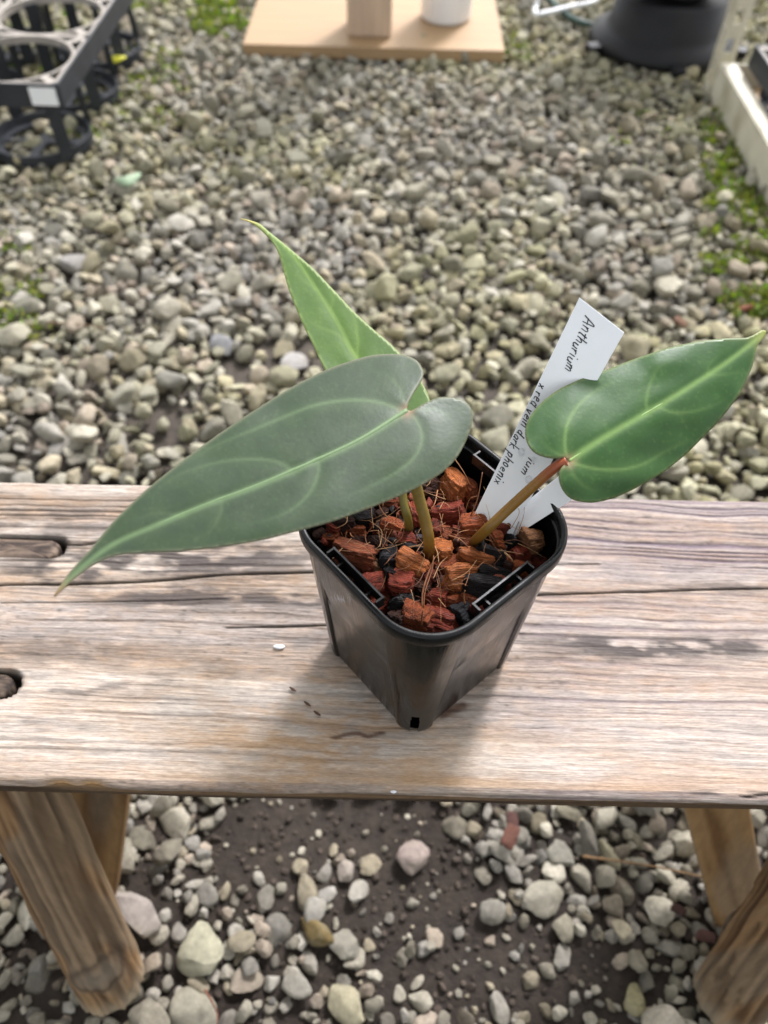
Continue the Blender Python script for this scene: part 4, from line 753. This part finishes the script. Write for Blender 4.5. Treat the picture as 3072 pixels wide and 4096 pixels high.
GW = {'A': 1.15, 'm': 1.1, 'i': .42, 't': .7, ' ': .55, 'r': .65}
def write(text, start, end, xh, wpx):
    start, end = np.array(start, float), np.array(end, float); rd = end - start; Lp = np.hypot(*rd); rd /= Lp; up = np.array([rd[1], -rd[0]]); tot = sum(GW.get(c, .8) for c in text); kx = Lp / tot; V = []; Fc = []; x = 0
    for c in text:
        wob = rng.normal(0, .10); sl = rng.normal(.2, .04); hz = rng.uniform(.86, 1.16)
        for st in GL.get(c, []):
            P = spline(np.array(st, float), 14) if len(st) > 2 else np.linspace(st[0], st[1], 6)
            Q = [start + rd * (x + (q[0] + sl * q[1]) * .92) * kx + up * (q[1] * hz + wob) * xh for q in P]; Q = np.array(Q); T_ = np.gradient(Q, axis=0); T_ /= np.hypot(*T_.T)[:, None] + 1e-9; Nn = np.stack([T_[:, 1], -T_[:, 0]], -1); b = len(V)
            wdt = wpx * rng.uniform(.85, 1.15) * np.linspace(1.1, .8, len(Q))
            for q, nn, ww in zip(Q, Nn, wdt):
                for s_ in (-1, 1): p = q + nn * s_ * ww / 2; V.append(atd(p[0], p[1], d1(*p)) + n1 * .00016)
            Fc += [(b + 2 * k, b + 2 * k + 1, b + 2 * k + 3, b + 2 * k + 2) for k in range(len(Q) - 1)]
        x += GW.get(c, .8)
    return V, Fc
mb = MB()
for tx, a, b, xh, wp in (('Anthurium', (2342, 1262), (2252, 1482), 24, 4.4), ('x red vein dark phoenix', (2160, 1532), (1970, 1932), 21, 4.2), ('ium', (2116, 1830), (2078, 1896), 21, 4.2)):
    mb.add(*write(tx, a, b, xh, wp))
mb.mk('handwriting', M['ink'], L1, smooth=False)
for px, py, r, lb in ((2085, 1808, .0013, 'clear water drop on the plant label beside the word dark'), (2134, 1838, .0009, 'smallest clear water drop on the plant label beside the letters ium'), (2115, 1918, .0013, 'clear water drop on the plant label beside the stalk')):
    c = atd(px, py, d1(px, py)) + n1 * .0003; V, Fc = ico(3); V = V[:, :]; e1 = np.cross(n1, [1, 0, 0]); e1 /= np.linalg.norm(e1); e2 = np.cross(n1, e1)
    W = c + r * (V[:, :1] * e1 * 1.25 + V[:, 1:2] * e2) + np.maximum(V[:, 2:3], -.1) * n1 * r * .45
    tag(mk('water_drop', W, [tuple(f) for f in Fc], M['water']), lb, 'water drop', 'drops on the label')

# ------------------------------------------------------------------ wooden base with post and white container
bl = atz(970, 176, .028); br = atz(2013, 168, .028); base = empty('plywood_platform', ((bl[0] + br[0]) / 2, bl[1] + .2, 0)); tag(base, 'flat plywood platform carrying a square timber post, lying on the gravel', 'platform')
MB().box(((bl[0] + br[0]) / 2, bl[1] + .22, .016), (br[0] - bl[0], .44, .024), None, .002).mk('base_board', M['board'], base, smooth=False)
p0 = atz(1388, 150, .028); p1 = atz(1565, 150, .028)
MB().box(((p0[0] + p1[0]) / 2, p0[1] + .046, .028 + .30), (p1[0] - p0[0], .090, .60), None, .006).mk('post', M['post'], base, smooth=False)
c0 = atz(1785, 108, .028); cr = 102 / F_PX * ((c0 - CAM) @ CF); rings = []; n = 48; a = np.linspace(0, 2 * np.pi, n, endpoint=False)
for r, z in ((.3, .0), (.93, 0), (.985, .003), (1, .008), (1, .15), (.97, .162), (.80, .175), (.52, .19), (.5, .2)): rings.append(np.stack([c0[0] + r * cr * np.cos(a), c0[1] + cr + r * cr * np.sin(a), np.full(n, .0285 + z)], -1))
V, Fc = loft(rings); Fc += [tuple(range(n))[::-1]]; can = empty('white_container', (c0[0], c0[1] + cr, .0285)); tag(can, 'round white plastic container standing on the plywood base', 'container'); mk('body', V, Fc, M['white'], can)
rings = [np.stack([c0[0] + r * cr * np.cos(a), c0[1] + cr + r * cr * np.sin(a), np.full(n, .0285 + z)], -1) for r, z in ((.56, .196), (.56, .225), (.5, .23), (.05, .23))]; V, Fc = loft(rings); Fc += [tuple(range(n))[::-1], tuple(range(3 * n, 4 * n))]; mk('lid', V, Fc, M['white'], can)

# ------------------------------------------------------------------ nursery trays
def nursery_tray(name, origin, rz, nx_, ny_, pitch, hole, hgt, label, groups=None):
    root = empty(name, origin); root.rotation_euler = (0, 0, rz); tag(root, label, 'tray', groups)
    def local(mb, nm, material, smooth=False):
        V = np.concatenate(mb.V); o = bpy.data.objects.new(nm, mesh(nm, V, mb.F, material, smooth)); COL.objects.link(o); o.parent = root; WL[o.name] = np.array(origin); return o
    top = MB(); n = 48; a = np.linspace(0, 2 * np.pi, n, endpoint=False) + math.pi / n
    for i in range(nx_):
        for j in range(ny_):
            cx, cy = -(i + .5) * pitch, (j + .5) * pitch; hp = pitch / 2; m = np.maximum(np.abs(np.cos(a)), np.abs(np.sin(a)))
            sq = np.stack([cx + hp * np.cos(a) / m, cy + hp * np.sin(a) / m], -1); ci = np.stack([cx + hole * np.cos(a), cy + hole * np.sin(a)], -1)
            u = np.stack([np.cos(a), np.sin(a)], -1); ro = hp / m; rr_s = [np.full(n, hole), np.minimum(hole + .005, ro), np.maximum(ro - .006, np.minimum(hole + .005, ro)), ro]
            lev = [(rr_s[0], hgt - .012)] + [(q, hgt) for q in rr_s] + [(rr_s[3], hgt - .004)]
            V = np.vstack([np.c_[np.array([cx, cy]) + u * q[:, None], np.full(n, z)] for q, z in lev]); Fc = []
            for k in range(n):
                k2 = (k + 1) % n; dg = abs(((math.degrees(a[k]) + 3.75) % 90) - 45)
                for q in range(5):
                    if q == 2 and 7 < dg < 33: continue                     # cut-outs in the web
                    Fc.append((q * n + k, q * n + k2, (q + 1) * n + k2, (q + 1) * n + k))
            top.add(V, Fc)
    local(top, 'top_plate', M['dusty'])
    W, D = nx_ * pitch, ny_ * pitch
    for c, s_ in (((-W / 2, -.002, hgt - .017), (W + .006, .004, .036)), ((-W / 2, D + .002, hgt - .017), (W + .006, .004, .036)), ((.002, D / 2, hgt - .017), (.004, D, .036)), ((-W - .002, D / 2, hgt - .017), (.004, D, .036))):
        local(MB().box(c, s_, None, .001), 'skirt', M['black'])
    for i in range(nx_):
        for j in range(ny_):
            cx, cy = -(i + .5) * pitch, (j + .5) * pitch; cup = MB(); b = hole * .93; rr = hole * .35
            for q in range(4):
                an = q * math.pi / 2 + math.pi / 4; u = np.array([math.cos(an), math.sin(an)]); A = np.array([cx + u[0] * hole * 1.02, cy + u[1] * hole * 1.02, hgt - .006]); B = np.array([cx + u[0] * b, cy + u[1] * b, .010])
                d = B - A; L = np.linalg.norm(d); rot = Vector(d).to_track_quat('Z', 'X').to_matrix(); cup.box((A + B) / 2, (.003, .024, L) if q % 2 == 0 else (.003, .024, L), Matrix.Rotation(an, 3, 'Z') @ Matrix.Rotation(-math.asin((hole * 1.02 - b) / L), 3, 'Y') if True else rot, .0008)
            aa = np.linspace(0, 2 * np.pi, 41); ring = np.stack([cx + b * np.cos(aa) * 1.04, cy + b * np.sin(aa) * 1.04, np.full(41, .009)], -1); o_, i_ = ring.copy(), ring.copy(); V = []; Fc = []
            for k in range(40):
                u = np.array([math.cos(aa[k]), math.sin(aa[k])])
                for rr2, z in ((1.04, .0), (1.04, .018), (1.0, .018), (.97, .004), (.80, .004), (.80, 0)): V.append((cx + b * rr2 * u[0], cy + b * rr2 * u[1], z))
            for k in range(40):
                for q in range(6): Fc.append((k * 6 + q, ((k + 1) % 40) * 6 + q, ((k + 1) % 40) * 6 + (q + 1) % 6, k * 6 + (q + 1) % 6))
            cup.add(V, Fc); cup.box((cx, cy, .003), (b * 1.7, .016, .004)); cup.box((cx, cy, .0032), (.016, b * 1.7, .0038)); local(cup, 'cup', M['black'])
    return root
tc = atz(222, 338, .145)
tr1 = nursery_tray('nursery_tray', (tc[0], tc[1], .005), R_(-1), 3, 3, .186, .0885, .14, 'black plastic nursery tray with dusty round pot holes standing on the gravel')
s1 = atz(255, 395, .105)
mbx = MB().box((tc[0] - .022, tc[1] - .006, .129), (.042, .0012, .026), (R_(-4), 0, R_(-1)), .0002); ob = mbx.mk('price_sticker', M['white'], None, smooth=False); tag(ob, 'small torn white sticker on the corner of the dusty nursery tray', 'sticker')

# ------------------------------------------------------------------ steel shelf with a tray on it
shelf = empty('steel_shelf', (.80, 1.35, 0)); tag(shelf, 'cream painted slotted steel shelf frame standing on the gravel', 'shelf')
SX, SY = .622, 1.600
b = MB(); b.box((SX, (SY + .55) / 2, .036), (.003, SY - .55 - .004, .062), None, .0008); b.box((SX + .014, (SY + .55) / 2, .0672), (.026, SY - .55 - .006, .003), None, .0008); b.mk('side_beam', M['cream'], shelf, smooth=False)
b = MB(); b.box((SX + .40, SY - .002, .036), (.79, .003, .060), None, .0008); b.mk('back_beam', M['cream'], shelf, smooth=False)
b = MB()
for k in range(14):                                # slotted angle post: strips with gaps are the slots
    z = .02 + k * .05; b.box((SX - .004, SY + .006, z), (.003, .007, .05)); b.box((SX - .004, SY + .034, z), (.003, .010, .05)); b.box((SX - .004, SY + .019, z - .012), (.003, .020, .026))
    b.box((SX + .005, SY + .0405, z), (.016, .003, .05)); b.box((SX + .034, SY + .0405, z), (.012, .003, .05)); b.box((SX + .020, SY + .0405, z - .012), (.014, .003, .026))
b.mk('post', M['cream'], shelf, smooth=False)
for k in range(5): MB().box((SX + .40, .62 + k * .22, .020), (.76, .19, .014), None, .002).mk('deck_board', M['board'], shelf, smooth=False)
tr2 = nursery_tray('nursery_tray', (SX + .36, .92, .028), R_(0), 2, 4, .160, .070, .085, 'black plastic nursery tray lying inside the cream steel shelf')

# ------------------------------------------------------------------ floor fan, hose, strap
fc = np.array([.572, 1.845, 0]); fan = empty('floor_fan', fc); tag(fan, 'black floor fan with wire grille standing beside the steel shelf', 'fan')
def disc_loft(c, prof, n=48): 
    a = np.linspace(0, 2 * np.pi, n, endpoint=False); return loft([np.stack([c[0] + r * np.cos(a), c[1] + r * np.sin(a), np.full(n, z)], -1) for r, z in prof])
V, Fc = disc_loft(fc, [(.02, .010), (.150, .010), (.156, .016), (.150, .030), (.128, .040), (.118, .052), (.112, .105), (.02, .11)]); mk('base', V, Fc + [tuple(range(48))[::-1], tuple(range(7 * 48, 8 * 48))], M['fanblack'], fan)
for k in range(3):
    an = R_(200 + 70 * k); MB().box((fc[0] + .152 * math.cos(an), fc[1] + .152 * math.sin(an), .016), (.055, .030, .018), (0, 0, an), .004).mk('foot', M['fanblack'], fan, smooth=False)
hc = np.array([fc[0], fc[1] + .0, .272]); yax = np.array([0, -math.cos(R_(15)), math.sin(R_(15))]); xa = np.array([1.0, 0, 0]); za = np.cross(xa, yax); za = za if za[2] > 0 else -za
def ringpts(r, off, n=64): a = np.linspace(0, 2 * np.pi, n); return np.array([hc + yax * off + r * (math.cos(q) * xa + math.sin(q) * za) for q in a])
n = 64; a = np.linspace(0, 2 * np.pi, n, endpoint=False)
rings = [np.array([hc + yax * off + r * (math.cos(q) * xa + math.sin(q) * za) for q in a]) for r, off in ((.165, -.06), (.172, -.03), (.172, .045), (.166, .05), (.160, .045), (.158, -.03), (.150, -.058), (.165, -.06))]
V, Fc = loft(rings); mk('housing', V, Fc, M['fanblack'], fan)
g = MB()
for r in np.linspace(.03, .158, 11): g.tube(ringpts(r, .050 + .012 * (1 - r / .158)), .0011, 6, False)
for k in range(12):
    q = k * math.pi / 6; g.tube(np.array([hc + yax * .063 + .02 * (math.cos(q) * xa + math.sin(q) * za), hc + yax * .049 + .162 * (math.cos(q) * xa + math.sin(q) * za)]), .0012, 6, False)
g.mk('grille', M['steel'], fan)
for k in range(3):
    q0 = k * 2 * math.pi / 3; V = []; 
    for r in np.linspace(.025, .145, 8):
        for s_ in (-1, 1): q = q0 + s_ * .42 * (1 - .3 * (r / .145)); V.append(hc + yax * (.0 + s_ * .016) + r * (math.cos(q) * xa + math.sin(q) * za))
    mk('blade', V, [(2 * i, 2 * i + 1, 2 * i + 3, 2 * i + 2) for i in range(7)], M['fanblack'], fan)
    
V, Fc = tube(np.array([hc - yax * .04, hc + yax * .02]), .028, 24); mk('motor', V, Fc, M['fanblack'], fan)
MB().box((fc[0], fc[1] + .06, .17), (.09, .05, .16), None, .01).mk('neck', M['fanblack'], fan, smooth=False)
V, Fc = tube(spline([atz(2160, -60, .02), atz(2230, 30, .016), atz(2320, 88, .016), atz(2440, 106, .016), atz(2560, 120, .02)], 40), .0062, 10); tag(mk('garden_hose', V, Fc, M['hose']), 'dark green garden hose running over the gravel to the fan', 'hose')
V, Fc = tube(spline([atz(2160, -30, .045), atz(2146, 20, .022), atz(2142, 56, .022), atz(2200, 48, .024), atz(2290, 26, .024), atz(2360, 12, .026), atz(2410, -20, .03)], 40), .0055, 8); tag(mk('white_cable', V, Fc, M['white']), 'bent white cable lying on the gravel behind the plywood base', 'cable')
